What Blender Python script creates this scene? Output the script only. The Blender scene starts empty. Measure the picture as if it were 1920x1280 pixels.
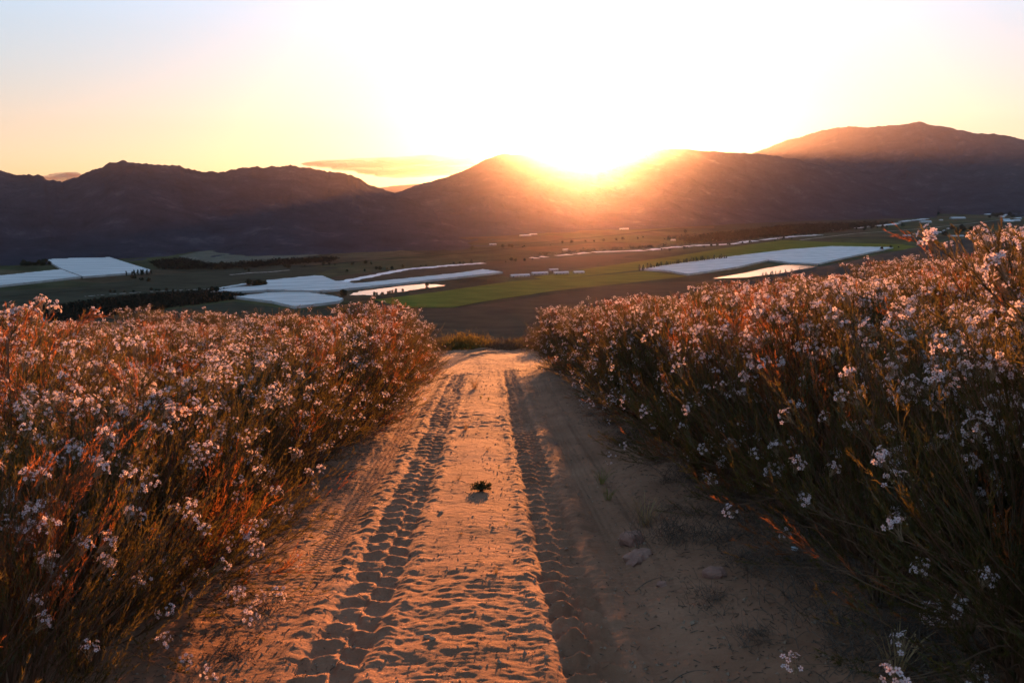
import bpy, math, random
import numpy as np
from mathutils import Vector, Matrix

# ------------------------------------------------------------------ camera, sky, sun, exposure
scene = bpy.context.scene
coll = scene.collection
FPX = 1493.3                      # 28 mm lens on a 36 mm wide sensor, photo 1920 px wide
PITCH = math.atan(300 / FPX)      # true horizon 300 px above the picture centre
CP, SP = math.cos(PITCH), math.sin(PITCH)
CAMH = 1.82

cam_d = bpy.data.cameras.new("camera")
cam = bpy.data.objects.new("camera", cam_d)
coll.objects.link(cam)
cam.location = (0, 0, CAMH)
cam.rotation_euler = (math.radians(90) - PITCH, 0, 0)
cam_d.lens = 28
cam_d.sensor_width = 36
cam_d.clip_start = 0.1
cam_d.clip_end = 150000
cam_d.dof.use_dof = True
cam_d.dof.focus_distance = 13.0
cam_d.dof.aperture_fstop = 9
scene.camera = cam

def ray(px, py):
    """direction from the lens towards a point of the 1920 x 1280 photograph"""
    a, b = (px - 960) / FPX, (640 - py) / FPX
    return np.array([a, CP + b * SP, -SP + b * CP])

SUN_D = ray(1110, 289)
SUN_D = SUN_D / np.linalg.norm(SUN_D)
SUN_EL = math.asin(SUN_D[2])
SUN_AZ = math.atan2(SUN_D[0], SUN_D[1])

world = bpy.data.worlds.new("World")
scene.world = world
world.use_nodes = True
wn = world.node_tree
for n in list(wn.nodes):
    wn.nodes.remove(n)
sky = wn.nodes.new("ShaderNodeTexSky")
sky.sky_type = 'NISHITA'
sky.sun_disc = False
sky.sun_elevation = SUN_EL
sky.sun_rotation = SUN_AZ
sky.altitude = 300
sky.air_density = 0.5
sky.dust_density = 0.25
sky.ozone_density = 1.0
bg = wn.nodes.new("ShaderNodeBackground")
bg.inputs['Strength'].default_value = 0.15
wo = wn.nodes.new("ShaderNodeOutputWorld")
gam = wn.nodes.new("ShaderNodeGamma")          # soft evening sky: gentler contrast between horizon and zenith
gam.inputs[1].default_value = 0.52
wn.links.new(sky.outputs[0], gam.inputs[0])
geo = wn.nodes.new("ShaderNodeNewGeometry")
sxyz = wn.nodes.new("ShaderNodeSeparateXYZ")
wn.links.new(geo.outputs['Incoming'], sxyz.inputs[0])
up = wn.nodes.new("ShaderNodeMath"); up.operation = 'MULTIPLY'; up.inputs[1].default_value = -1.0
wn.links.new(sxyz.outputs[2], up.inputs[0])
tint = wn.nodes.new("ShaderNodeValToRGB")         # dusty cream air near the horizon all round, clearer blue higher up
te = tint.color_ramp.elements
te[0].position = 0.0; te[0].color = (0.72, 0.50, 0.36, 1)
te[1].position = 0.50; te[1].color = (0.82, 1.02, 1.22, 1)
for q, c in ((0.06, (0.72, 0.56, 0.44, 1)), (0.16, (0.76, 0.76, 0.76, 1)), (0.30, (0.90, 1.12, 1.34, 1)), (0.40, (0.90, 1.12, 1.34, 1))):
    e = te.new(q); e.color = c
wn.links.new(up.outputs[0], tint.inputs[0])
mul = wn.nodes.new("ShaderNodeMixRGB"); mul.blend_type = 'MULTIPLY'; mul.inputs[0].default_value = 1.0
wn.links.new(gam.outputs[0], mul.inputs[1]); wn.links.new(tint.outputs[0], mul.inputs[2])
wn.links.new(mul.outputs[0], bg.inputs['Color'])
wn.links.new(bg.outputs[0], wo.inputs['Surface'])

sun_l = bpy.data.lights.new("sun", 'SUN')
sun_l.energy = 5.0
sun_l.angle = math.radians(0.53)
sun_l.color = (1.0, 0.355, 0.105)
sun = bpy.data.objects.new("sun", sun_l)
sun.rotation_euler = Vector(SUN_D).to_track_quat('Z', 'Y').to_euler()
coll.objects.link(sun)

scene.view_settings.view_transform = 'Standard'
scene.view_settings.look = 'None'
scene.view_settings.exposure = 2.1
scene.view_settings.gamma = 1.0
scene.view_settings.use_curve_mapping = False
scene.render.engine = 'CYCLES'
scene.cycles.max_bounces = 8
scene.cycles.diffuse_bounces = 3
scene.cycles.transmission_bounces = 4
scene.cycles.transparent_max_bounces = 24
scene.cycles.volume_bounces = 0

HAZE = 1.65e-5
HAZE_G = 0.93

rng = np.random.default_rng(11)
random.seed(5)

# ------------------------------------------------------------------ helpers
def tag(o, label=None, cat=None, group=None, kind=None):
    if label: o['label'] = label
    if cat: o['category'] = cat
    if group: o['group'] = group
    if kind: o['kind'] = kind
    return o

def mesh_np(name, verts, faces, mat=None, smooth=False, mats=None, midx=None):
    """verts (n,3); faces: (m,k) array or list of such arrays with different k"""
    if not isinstance(faces, list):
        faces = [faces]
    faces = [np.asarray(f, dtype=np.int32) for f in faces if len(f)]
    me = bpy.data.meshes.new(name)
    verts = np.asarray(verts, dtype=np.float32)
    me.vertices.add(len(verts))
    me.vertices.foreach_set("co", verts.ravel())
    nl = sum(f.size for f in faces)
    npoly = sum(len(f) for f in faces)
    me.loops.add(nl)
    me.loops.foreach_set("vertex_index", np.concatenate([f.ravel() for f in faces]))
    me.polygons.add(npoly)
    tot = np.concatenate([np.full(len(f), f.shape[1], np.int32) for f in faces])
    start = np.concatenate([[0], np.cumsum(tot)[:-1]]).astype(np.int32)
    me.polygons.foreach_set("loop_start", start)
    me.polygons.foreach_set("loop_total", tot)
    for m in (mats or ([mat] if mat else [])):
        me.materials.append(m)
    if midx is not None:
        me.polygons.foreach_set("material_index", np.asarray(midx, dtype=np.int32))
    me.polygons.foreach_set("use_smooth", np.full(npoly, smooth, dtype=bool))
    me.update(calc_edges=True)
    me.validate()
    return me

def obj(name, me, parent=None, loc=None):
    o = bpy.data.objects.new(name, me)
    coll.objects.link(o)
    if parent is not None:
        o.parent = parent
    if loc is not None:
        o.location = loc
    return o

def empty(name, loc, rz=0.0, scale=1.0):
    o = bpy.data.objects.new(name, None)
    o.empty_display_size = 0.2
    o.location = loc
    o.rotation_euler = (0, 0, rz)
    o.scale = (scale,) * 3
    coll.objects.link(o)
    return o

def grid_faces(nr, nc):
    i = np.arange(nr - 1)[:, None] * nc + np.arange(nc - 1)[None, :]
    i = i.ravel()
    return np.stack([i, i + 1, i + nc + 1, i + nc], 1)

# lattice value noise
_tab = np.random.default_rng(3).random((512, 512))
def vnoise(x, y, seed=0):
    x = np.asarray(x, float) + seed * 37.13
    y = np.asarray(y, float) + seed * 17.71
    xi, yi = np.floor(x).astype(int), np.floor(y).astype(int)
    fx, fy = x - xi, y - yi
    fx = fx * fx * (3 - 2 * fx); fy = fy * fy * (3 - 2 * fy)
    a = _tab[xi & 511, yi & 511]; b = _tab[(xi + 1) & 511, yi & 511]
    c = _tab[xi & 511, (yi + 1) & 511]; d = _tab[(xi + 1) & 511, (yi + 1) & 511]
    return (a * (1 - fx) + b * fx) * (1 - fy) + (c * (1 - fx) + d * fx) * fy - 0.5
def fbm(x, y, octv=5, seed=0, gain=0.5):
    s = 0; a = 1.0; f = 1.0
    for k in range(octv):
        s = s + a * vnoise(x * f, y * f, seed + k * 3)
        a *= gain; f *= 2.03
    return s
def ridged(x, y, octv=5, seed=0):
    s = 0; a = 1.0; f = 1.0
    for k in range(octv):
        s = s + a * (0.5 - np.abs(vnoise(x * f, y * f, seed + k * 5)) * 2)
        a *= 0.5; f *= 2.1
    return s

# ------------------------------------------------------------------ materials
def new_mat(name):
    m = bpy.data.materials.new(name)
    m.use_nodes = True
    nt = m.node_tree
    for n in list(nt.nodes):
        nt.nodes.remove(n)
    out = nt.nodes.new("ShaderNodeOutputMaterial")
    return m, nt, out

def noise_ramp(nt, scale, cols, detail=6, rough=0.6, coord='Object', stretch=None):
    tc = nt.nodes.new("ShaderNodeTexCoord")
    src = tc.outputs[coord]
    if stretch:
        mp = nt.nodes.new("ShaderNodeMapping")
        mp.inputs['Scale'].default_value = stretch
        nt.links.new(src, mp.inputs[0]); src = mp.outputs[0]
    nz = nt.nodes.new("ShaderNodeTexNoise")
    nz.inputs['Scale'].default_value = scale
    nz.inputs['Detail'].default_value = detail
    nz.inputs['Roughness'].default_value = rough
    nt.links.new(src, nz.inputs['Vector'])
    r = nt.nodes.new("ShaderNodeValToRGB")
    els = r.color_ramp.elements
    while len(els) < len(cols):
        els.new(0.5)
    for e, (p, c) in zip(els, cols):
        e.position = p; e.color = (*c, 1)
    nt.links.new(nz.outputs[0], r.inputs[0])
    return r, nz, src

def simple(name, cols, scale=5, rough=0.9, bump=0.0, bscale=None, spec=0.3, coord='Object', stretch=None, detail=6, bdist=0.02):
    m, nt, out = new_mat(name)
    p = nt.nodes.new("ShaderNodeBsdfPrincipled")
    r, nz, src = noise_ramp(nt, scale, cols, coord=coord, stretch=stretch, detail=detail)
    nt.links.new(r.outputs[0], p.inputs['Base Color'])
    p.inputs['Roughness'].default_value = rough
    p.inputs['Specular IOR Level'].default_value = spec
    if bump:
        n2 = nt.nodes.new("ShaderNodeTexNoise")
        n2.inputs['Scale'].default_value = bscale or scale * 6
        n2.inputs['Detail'].default_value = 8
        nt.links.new(src, n2.inputs['Vector'])
        b = nt.nodes.new("ShaderNodeBump")
        b.inputs['Strength'].default_value = bump
        b.inputs['Distance'].default_value = bdist
        nt.links.new(n2.outputs[0], b.inputs['Height'])
        nt.links.new(b.outputs[0], p.inputs['Normal'])
    nt.links.new(p.outputs[0], out.inputs[0])
    return m

def thin(name, dif, tra, mix=0.5, var=0.25, scale=6, gloss=0.0):
    """thin leaf or petal: diffuse on the lit side, translucent when lit from behind"""
    m, nt, out = new_mat(name)
    oi = nt.nodes.new("ShaderNodeObjectInfo")
    tc = nt.nodes.new("ShaderNodeTexCoord")
    nz = nt.nodes.new("ShaderNodeTexNoise"); nz.inputs['Scale'].default_value = scale
    nz.inputs['Detail'].default_value = 2
    nt.links.new(tc.outputs['Object'], nz.inputs['Vector'])
    mr = nt.nodes.new("ShaderNodeMapRange")
    mr.inputs[1].default_value = 0.3; mr.inputs[2].default_value = 0.7
    mr.inputs[3].default_value = 1 - var; mr.inputs[4].default_value = 1 + var
    nt.links.new(nz.outputs[0], mr.inputs[0])
    def scaled(c):
        v = nt.nodes.new("ShaderNodeVectorMath"); v.operation = 'SCALE'
        v.inputs[0].default_value = c
        nt.links.new(mr.outputs[0], v.inputs['Scale'])
        return v.outputs[0]
    d = nt.nodes.new("ShaderNodeBsdfDiffuse"); t = nt.nodes.new("ShaderNodeBsdfTranslucent")
    nt.links.new(scaled(dif), d.inputs[0]); nt.links.new(scaled(tra), t.inputs[0])
    mx = nt.nodes.new("ShaderNodeMixShader"); mx.inputs[0].default_value = mix
    nt.links.new(d.outputs[0], mx.inputs[1]); nt.links.new(t.outputs[0], mx.inputs[2])
    res = mx.outputs[0]
    if gloss:
        g = nt.nodes.new("ShaderNodeBsdfGlossy"); g.inputs['Roughness'].default_value = 0.4
        g.inputs[0].default_value = (1, 1, 1, 1)
        m2 = nt.nodes.new("ShaderNodeMixShader"); m2.inputs[0].default_value = gloss
        nt.links.new(res, m2.inputs[1]); nt.links.new(g.outputs[0], m2.inputs[2]); res = m2.outputs[0]
    nt.links.new(res, out.inputs[0])
    return m

M_leaf = thin("needle_leaf", (.044, .052, .014), (.125, .088, .016), 0.5, 0.4, 3, gloss=0.02)
M_leaf2 = thin("reddish_needle_leaf", (.17, .060, .022), (.36, .12, .025), 0.5, 0.35, 5, gloss=0.02)
M_petal = thin("pale_pink_petal", (.68, .56, .55), (.62, .50, .44), 0.42, 0.12, 25)
M_eye = simple("flower_eye", [(0.3, (.20, .03, .04)), (0.7, (.34, .07, .07))], 60)
M_bud = thin("green_pink_bud", (.30, .22, .13), (.30, .20, .10), 0.3, 0.3, 30)
M_stem = simple("shrub_stem", [(0.3, (.085, .045, .025)), (0.7, (.19, .10, .05))], 12, stretch=(1, 1, .2))
M_straw = thin("dry_straw", (.38, .26, .13), (.30, .19, .08), 0.35, 0.3, 9)
M_dead = simple("dead_twig", [(0.3, (.05, .035, .025)), (0.7, (.14, .10, .07))], 20)
M_weed = thin("weed_leaf", (.055, .060, .032), (.06, .055, .015), 0.3, 0.3, 20)
M_grass = thin("grass_blade", (.12, .14, .045), (.24, .20, .05), 0.5, 0.3, 8)
M_stone = simple("red_sandstone", [(0.3, (.22, .10, .07)), (0.7, (.36, .20, .14))], 8, bump=.6, bscale=30)
M_clod = simple("sand_clod", [(0.3, (.20, .13, .085)), (0.7, (.34, .23, .15))], 18, bump=.5, bscale=60)
M_white = simple("white_plastic_scrap", [(0.3, (.66, .68, .70)), (0.7, (.78, .79, .80))], 8, rough=.5)

# sand: pale grains, darker damp and organic specks, fine relief
def sand_mat():
    m, nt, out = new_mat("track_sand")
    p = nt.nodes.new("ShaderNodeBsdfPrincipled")
    r, nz, src = noise_ramp(nt, 1.6, [(0.30, (.185, .086, .045)), (0.55, (.255, .125, .069)), (0.75, (.33, .175, .10))], detail=10, rough=.65)
    sp = nt.nodes.new("ShaderNodeTexNoise"); sp.inputs['Scale'].default_value = 42; sp.inputs['Detail'].default_value = 4
    sp.inputs['Roughness'].default_value = .75
    nt.links.new(src, sp.inputs['Vector'])
    sr = nt.nodes.new("ShaderNodeMapRange"); sr.inputs[1].default_value = .61; sr.inputs[2].default_value = .70
    nt.links.new(sp.outputs[0], sr.inputs[0])
    big = nt.nodes.new("ShaderNodeTexNoise"); big.inputs['Scale'].default_value = 1.1; big.inputs['Detail'].default_value = 3
    nt.links.new(src, big.inputs['Vector'])
    br = nt.nodes.new("ShaderNodeMapRange"); br.inputs[1].default_value = .38; br.inputs[2].default_value = .66
    nt.links.new(big.outputs[0], br.inputs[0])
    mu = nt.nodes.new("ShaderNodeMath"); mu.operation = 'MULTIPLY'
    nt.links.new(sr.outputs[0], mu.inputs[0]); nt.links.new(br.outputs[0], mu.inputs[1])
    mx = nt.nodes.new("ShaderNodeMixRGB"); mx.inputs[2].default_value = (.07, .045, .03, 1)
    nt.links.new(mu.outputs[0], mx.inputs[0]); nt.links.new(r.outputs[0], mx.inputs[1])
    nt.links.new(mx.outputs[0], p.inputs['Base Color'])
    p.inputs['Roughness'].default_value = .95
    p.inputs['Specular IOR Level'].default_value = .2
    n1 = nt.nodes.new("ShaderNodeTexNoise"); n1.inputs['Scale'].default_value = 22; n1.inputs['Detail'].default_value = 10
    n1.inputs['Roughness'].default_value = .72
    nt.links.new(src, n1.inputs['Vector'])
    b = nt.nodes.new("ShaderNodeBump"); b.inputs['Strength'].default_value = .55; b.inputs['Distance'].default_value = .03
    nt.links.new(n1.outputs[0], b.inputs['Height']); nt.links.new(b.outputs[0], p.inputs['Normal'])
    nt.links.new(p.outputs[0], out.inputs[0])
    return m
M_sand = sand_mat()
M_soil = simple("hillside_soil", [(0.3, (.10, .065, .04)), (0.7, (.24, .16, .10))], .8, bump=.5, bscale=9, bdist=.05)

# ------------------------------------------------------------------ the hill the camera stands on
AZ = math.radians(-1.62)
SLOPE = 0.1425
VZ = -218.0                                # valley floor, sand under the camera is 0

def s_of(x, y):
    return x - math.tan(AZ) * y
def hill(x, y):
    """height of the flower field hillside: falls away from the camera, rises to the right"""
    x = np.asarray(x, float); y = np.asarray(y, float)
    s = s_of(x, y)
    z = -SLOPE * y
    over = np.maximum(y - 27.0, 0)
    z = z - over * 0.17 - np.minimum(over, 30) ** 2 * 0.001
    lat = np.where(s > 0.9, 0.125 * (s - 0.9), 0) + np.where(s < -1.0, 0.02 * (s + 1.0), 0)
    lat = np.where(s > 14, 0.125 * 13.1 + (s - 14) * .03, lat)
    lat = np.where(s < -14, -0.26 + (s + 14) * .08, lat)
    far = np.clip((300 - np.abs(y)) / 200, 0, 1)
    z = z + lat * far
    z = z + 0.05 * fbm(x * .5, y * .5, 3, 4) * np.clip(np.abs(s) - .8, 0, 1)
    return np.maximum(z, VZ - 3)

# coarse hillside sheet; it runs 15 cm lower where the fine sand sheet lies on it
ys = np.concatenate([np.linspace(-900, -40, 24), np.linspace(-30, 60, 181), np.linspace(70, 1100, 60)])
xs = np.concatenate([-np.geomspace(30, 1500, 24)[::-1], np.linspace(-28, 28, 113), np.geomspace(30, 1500, 24)])
X, Y = np.meshgrid(xs, ys)
Z = hill(X, Y)
S = s_of(X, Y)
inside = np.clip((2.9 - np.abs(S - 0.1)) / .5, 0, 1) * np.clip((Y - 2.1) / .5, 0, 1) * np.clip((29.6 - Y) / .5, 0, 1)
Z = Z - 0.15 * inside
hs = obj("hillside", mesh_np("hillside", np.stack([X, Y, Z], -1).reshape(-1, 3), grid_faces(len(ys), len(xs)), M_soil, True))
tag(hs, "sandy brown hillside falling away towards the valley", kind='structure')

# fine sand sheet with the wheel ruts pressed into it
RUTS = (-0.735, 0.455)
def tri(p):
    p = p - np.floor(p)
    return np.where(p < .62, p / .62, (1 - p) / .38)

def sand_relief(x, y):
    s = s_of(x, y)
    patch = np.clip(fbm(x * .9, y * .6, 2, 33) * 1.9 + .85, .4, 1.3)
    rel = 0.024 * fbm(x * 1.4, y * 1.4, 3, 1)
    bumps = fbm(x * 3.3 + 5, y * 5.5, 4, 7, .5)
    rel = rel + 0.014 * np.maximum(bumps, -.2) * patch
    rel = rel + 0.0095 * fbm(x * 11, y * 19, 3, 12, .6) * patch + .0035 * fbm(x * 34, y * 52, 2, 14)
    wp = .12 * vnoise(x * 6, y * 6, 71)
    scars = np.clip(vnoise(x * 3.7 + wp * 4, y * 5.6 + wp * 5, 21) - .27, 0, 1)
    rel = rel - 0.035 * scars * patch
    rel = rel + 0.035 * np.exp(-((s + .14) / .33) ** 2)
    end = np.clip((19.2 - y + .8 * s) / .9, 0, 1)
    for k, c0 in enumerate(RUTS):
        c = c0 + 0.03 * vnoise(y * .35, 0 * y, 30 + k) + np.where(y < 4.6, -(4.6 - y) * .04, 0) * (1 if k == 0 else -1)
        t = s - c
        hw = 0.172 + .040 * fbm(y * 5, np.sign(t) * 3.3, 3, 91 + k) + .012 * vnoise(x * 30, y * 26, 93)
        env = np.clip((hw - np.abs(t)) / .05, 0, 1)
        env = env * env * (3 - 2 * env)
        wall = np.exp(-((np.abs(t) - hw - .055) / .055) ** 2)
        pitch = 0.205
        side = np.where(t > 0, .5, 0.0)
        wob = .16 * vnoise(y * 2.2, t * 9, 41 + k) + .10 * vnoise(y * 8, t * 22, 43 + k)
        ph = (y + np.abs(t) * .38) / pitch + side * np.clip(np.abs(t) / .03, 0, 1) + wob
        amp = (0.023 + .012 * np.clip((7 - y) / 3, 0, 1)) * (1.9 if k else 1.0) * (.80 + .9 * (vnoise(y * 1.1, t * 2, 50 + k) + .25))
        lug = amp * (1 + .5 * vnoise(x * 30, y * 9, 45)) * (tri(ph) ** 1.7) * (1 - .35 * np.exp(-(t / .03) ** 2))
        depth = 0.034 if k else 0.020
        rough = 0.013 * fbm(x * 16, y * 20, 3, 60 + k)
        inner = -depth + lug + rough
        rel = rel * (1 - env * end) + inner * env * end + wall * .020 * end * (1 + .9 * fbm(x * 11, y * 14, 3, 66))
    # the narrow smooth tyre marks of a car, outside the tractor ruts
    for c, w in ((-1.18, .11), (0.93, .13), (1.16, .07)):
        t = s - c - .05 * vnoise(y * .25, 0 * y, 77)
        m = np.exp(-(t / w) ** 4) * np.clip((18 - y) / 2, 0, 1) * np.clip((y - 3.6) / 2.0, 0, 1)
        tread = 0.0045 * np.sin((y + 0.4 * np.abs(t)) * 2 * math.pi / .055) * (y < 12) + .006 * np.cos(t * 2 * math.pi / .05)
        rel = rel * (1 - .75 * m) + m * (-0.022 + tread)
    # tracks that cross at the bottom, where the rows end
    q = np.maximum(s + 1.2, -.25)
    for c, w in ((19.6, .20), (21.3, .20), (24.6, .24)):
        yc = c + (4.4 * (1 - np.exp(-q / .6)) + .65 * q) * (1 if c < 24 else .25)
        sl = (7.3 * np.exp(-q / .6) + .65) * (1 if c < 24 else .25)
        t = (y - yc) / np.sqrt(1 + sl * sl) - .03 * vnoise(s * .9, 0 * s, 90)
        m = np.clip((w - np.abs(t)) / .06, 0, 1)
        lug = .035 * tri((s + y * .8 + np.abs(t) * .5) / .26)
        rel = rel * (1 - m) + m * (-.035 + lug) + .030 * np.exp(-((np.abs(t) - w - .07) / .07) ** 2)
    soft = np.clip(np.abs(s) - 1.25, 0, .4) / .4
    rel = rel + soft * .03 * fbm(x * 4, y * 4, 4, 15)
    return rel

yr = [2.55]
while yr[-1] < 30:
    yr.append(yr[-1] + max(.0085, .00225 * yr[-1]))
yr = np.array(yr)
sc = [-3.1]
while sc[-1] < 3.6:
    v = sc[-1]
    d = min(abs(v - RUTS[0]), abs(v - RUTS[1]))
    sc.append(v + (.0115 if d < .26 else (.018 if -1.6 < v < 1.7 else .035)))
sc = np.array(sc)
Sg, Yg = np.meshgrid(sc, yr)
Xg = Sg + math.tan(AZ) * Yg
edge = np.clip(np.minimum(np.minimum(Sg - sc[0], sc[-1] - Sg), np.minimum(Yg - yr[0], yr[-1] - Yg)) / .4, 0, 1)
Zg = hill(Xg, Yg) + sand_relief(Xg, Yg) * edge - .10 * (1 - edge) * (Yg > 3)
track = obj("sand_track", mesh_np("sand_track", np.stack([Xg, Yg, Zg], -1).reshape(-1, 3), grid_faces(len(yr), len(sc)), M_sand, True))
tag(track, "pale sandy farm track with tractor tread ruts between the flower rows", kind='structure')
def ground(x, y):
    x = np.asarray(x, float); y = np.asarray(y, float)
    s = s_of(x, y)
    return np.where((s > sc[0] + .4) & (s < sc[-1] - .4) & (y > 3) & (y < 29.5), hill(x, y) + sand_relief(x, y), hill(x, y))

# ------------------------------------------------------------------ valley floor and everything on it
def vpt(px, py, h=0.0):
    d = ray(px, py)
    k = (VZ + h - CAMH) / d[2]
    return np.array([d[0] * k, d[1] * k, VZ + h])

M_valley = None
def valley_mat():
    m, nt, out = new_mat("valley_land")
    p = nt.nodes.new("ShaderNodeBsdfPrincipled")
    tc = nt.nodes.new("ShaderNodeTexCoord")
    mp = nt.nodes.new("ShaderNodeMapping"); mp.inputs['Rotation'].default_value = (0, 0, .5)
    mp.inputs['Scale'].default_value = (1, 1.7, 1)
    nt.links.new(tc.outputs['Object'], mp.inputs[0])
    vo = nt.nodes.new("ShaderNodeTexVoronoi"); vo.inputs['Scale'].default_value = .0028
    vo.inputs['Randomness'].default_value = .8
    nt.links.new(mp.outputs[0], vo.inputs['Vector'])
    r = nt.nodes.new("ShaderNodeValToRGB"); r.color_ramp.interpolation = 'CONSTANT'
    els = r.color_ramp.elements
    cs = [(0, (.060, .055, .030)), (.2, (.085, .065, .038)), (.38, (.052, .052, .028)), (.55, (.075, .052, .032)), (.72, (.066, .064, .030)), (.87, (.045, .040, .026))]
    while len(els) < len(cs): els.new(.5)
    for e, (q, c) in zip(els, cs): e.position = q; e.color = (*c, 1)
    sep = nt.nodes.new("ShaderNodeSeparateColor"); nt.links.new(vo.outputs['Color'], sep.inputs[0])
    nt.links.new(sep.outputs[0], r.inputs[0])
    nz = nt.nodes.new("ShaderNodeTexNoise"); nz.inputs['Scale'].default_value = .012; nz.inputs['Detail'].default_value = 9
    nz.inputs['Roughness'].default_value = .7
    nt.links.new(tc.outputs['Object'], nz.inputs['Vector'])
    mr = nt.nodes.new("ShaderNodeMapRange"); mr.inputs[1].default_value = .3; mr.inputs[2].default_value = .7
    mr.inputs[3].default_value = .5; mr.inputs[4].default_value = 1.5
    nt.links.new(nz.outputs[0], mr.inputs[0])
    mul = nt.nodes.new("ShaderNodeVectorMath"); mul.operation = 'SCALE'
    nt.links.new(r.outputs[0], mul.inputs[0]); nt.links.new(mr.outputs[0], mul.inputs['Scale'])
    nt.links.new(mul.outputs[0], p.inputs['Base Color'])
    p.inputs['Roughness'].default_value = 1; p.inputs['Specular IOR Level'].default_value = 0
    nt.links.new(p.outputs[0], out.inputs[0])
    return m
M_valley = valley_mat()
gx = np.linspace(-12500, 12500, 60); gy = np.linspace(-3000, 13500, 50)
GX, GY = np.meshgrid(gx, gy)
vf = obj("valley_floor", mesh_np("valley_floor", np.stack([GX, GY, GX * 0 + VZ], -1).reshape(-1, 3), grid_faces(50, 60), M_valley))
tag(vf, "dark flat farmland of the valley floor", kind='structure')

def field_mat(name, base, amp=.35, scale=.02, rot=0.4):
    c0 = tuple(v * (1 - amp) for v in base); c1 = tuple(v * (1 + amp) for v in base)
    return simple(name, [(.3, c0), (.7, c1)], scale, rough=1, spec=0, stretch=(1, 2.6, 1), detail=9)
M_green = field_mat("green_crop", (.125, .118, .024), .3, .012)
M_dull = field_mat("dull_pasture", (.050, .046, .031), .35, .012)
M_brown = field_mat("ploughed_land", (.075, .050, .033), .3, .014)
M_wood = field_mat("dark_scrub", (.018, .020, .014), .5, .05)
M_palefield = field_mat("pale_fallow", (.115, .105, .080), .45, .02)
M_road = field_mat("pale_gravel", (.30, .28, .25), .2, .05)

M_river = simple("silty_shallow_water", [(.3, (.36, .36, .38)), (.7, (.58, .58, .60))], .02, rough=.45, spec=.6)
def poly_sheet(name, pts, mat, h, label, cat=None, kind=None, group=None, thick=0.0, sub=None):
    """flat field traced as a polygon on the valley floor; thick > 0 gives it side walls"""
    P = [vpt(x, y, h) for x, y in pts]
    n = len(P)
    V = list(P); F = [list(range(n))]
    c = sum(P) / n
    if thick:
        V += [p - np.array([0, 0, thick]) for p in P]
        for i in range(n):
            F.append([i, (i + 1) % n, n + (i + 1) % n, n + i])
    me = bpy.data.meshes.new(name)
    me.from_pydata([tuple(v - c) for v in V], [], F)
    me.materials.append(mat); me.update()
    import bmesh
    bm = bmesh.new(); bm.from_mesh(me)
    bmesh.ops.recalc_face_normals(bm, faces=bm.faces)
    bmesh.ops.triangulate(bm, faces=[f for f in bm.faces if len(f.verts) > 4])
    bm.to_mesh(me); bm.free()
    o = obj(name, me, loc=tuple(c))
    tag(o, label, cat, group, kind)
    return o

ST = 'structure'
# pasture, ploughed land, scrub and woodland, each where it lies
poly_sheet("pasture", [(-60, 560), (-60, 548), (130, 540), (235, 526), (300, 515), (440, 505), (640, 500), (560, 522), (400, 541), (260, 552), (60, 575), (-60, 590)], M_dull, .3, "dull green pasture below the left white nets", kind=ST)
poly_sheet("pasture", [(-80, 592), (66, 580), (100, 606), (300, 582), (440, 565), (560, 582), (640, 572), (705, 566), (760, 580), (500, 640), (100, 680), (-80, 680)], M_dull, .6, "grey green pasture under the near hillside", kind=ST)
poly_sheet("crop_field", [(700, 562), (800, 550), (960, 527), (1100, 518), (1210, 508), (1290, 518), (1180, 530), (1040, 545), (900, 566), (850, 576), (770, 576), (735, 570)], M_green, .9, "yellow green crop field between the two reservoirs", 'field')
poly_sheet("crop_field", [(1000, 520), (1090, 505), (1260, 481), (1380, 462), (1470, 450), (1560, 454), (1690, 458), (1735, 465), (1676, 470), (1560, 463), (1480, 469), (1340, 486), (1200, 506), (1100, 517), (1020, 524)], M_green, .6, "long yellow green crop strip behind the right white net", 'field')
poly_sheet("ploughed_field", [(620, 520), (660, 514), (830, 496), (1010, 486), (1200, 474), (1090, 503), (960, 522), (905, 507), (850, 515), (665, 532), (628, 530)], M_brown, .3, "dark reddish ploughed land behind the long white net", kind=ST)
poly_sheet("ploughed_field", [(640, 574), (705, 566), (770, 578), (850, 578), (980, 560), (1180, 532), (1340, 526), (1480, 560), (1300, 660), (760, 660), (600, 600)], M_brown, .3, "brown slope of bare land behind the end of the track", kind=ST)
poly_sheet("pasture", [(1330, 405), (1500, 385), (1640, 372), (1800, 368), (2000, 372), (2000, 385), (1800, 398), (1560, 418), (1420, 430), (1340, 428)], M_dull, .3, "grey green pasture at the foot of the right mountain", kind=ST)
poly_sheet("fallow_field", [(335, 480), (380, 470), (480, 466), (560, 468), (600, 478), (520, 488), (400, 498), (345, 500)], M_palefield, .5, "pale fallow field at the foot of the left mountain", 'field')
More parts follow.
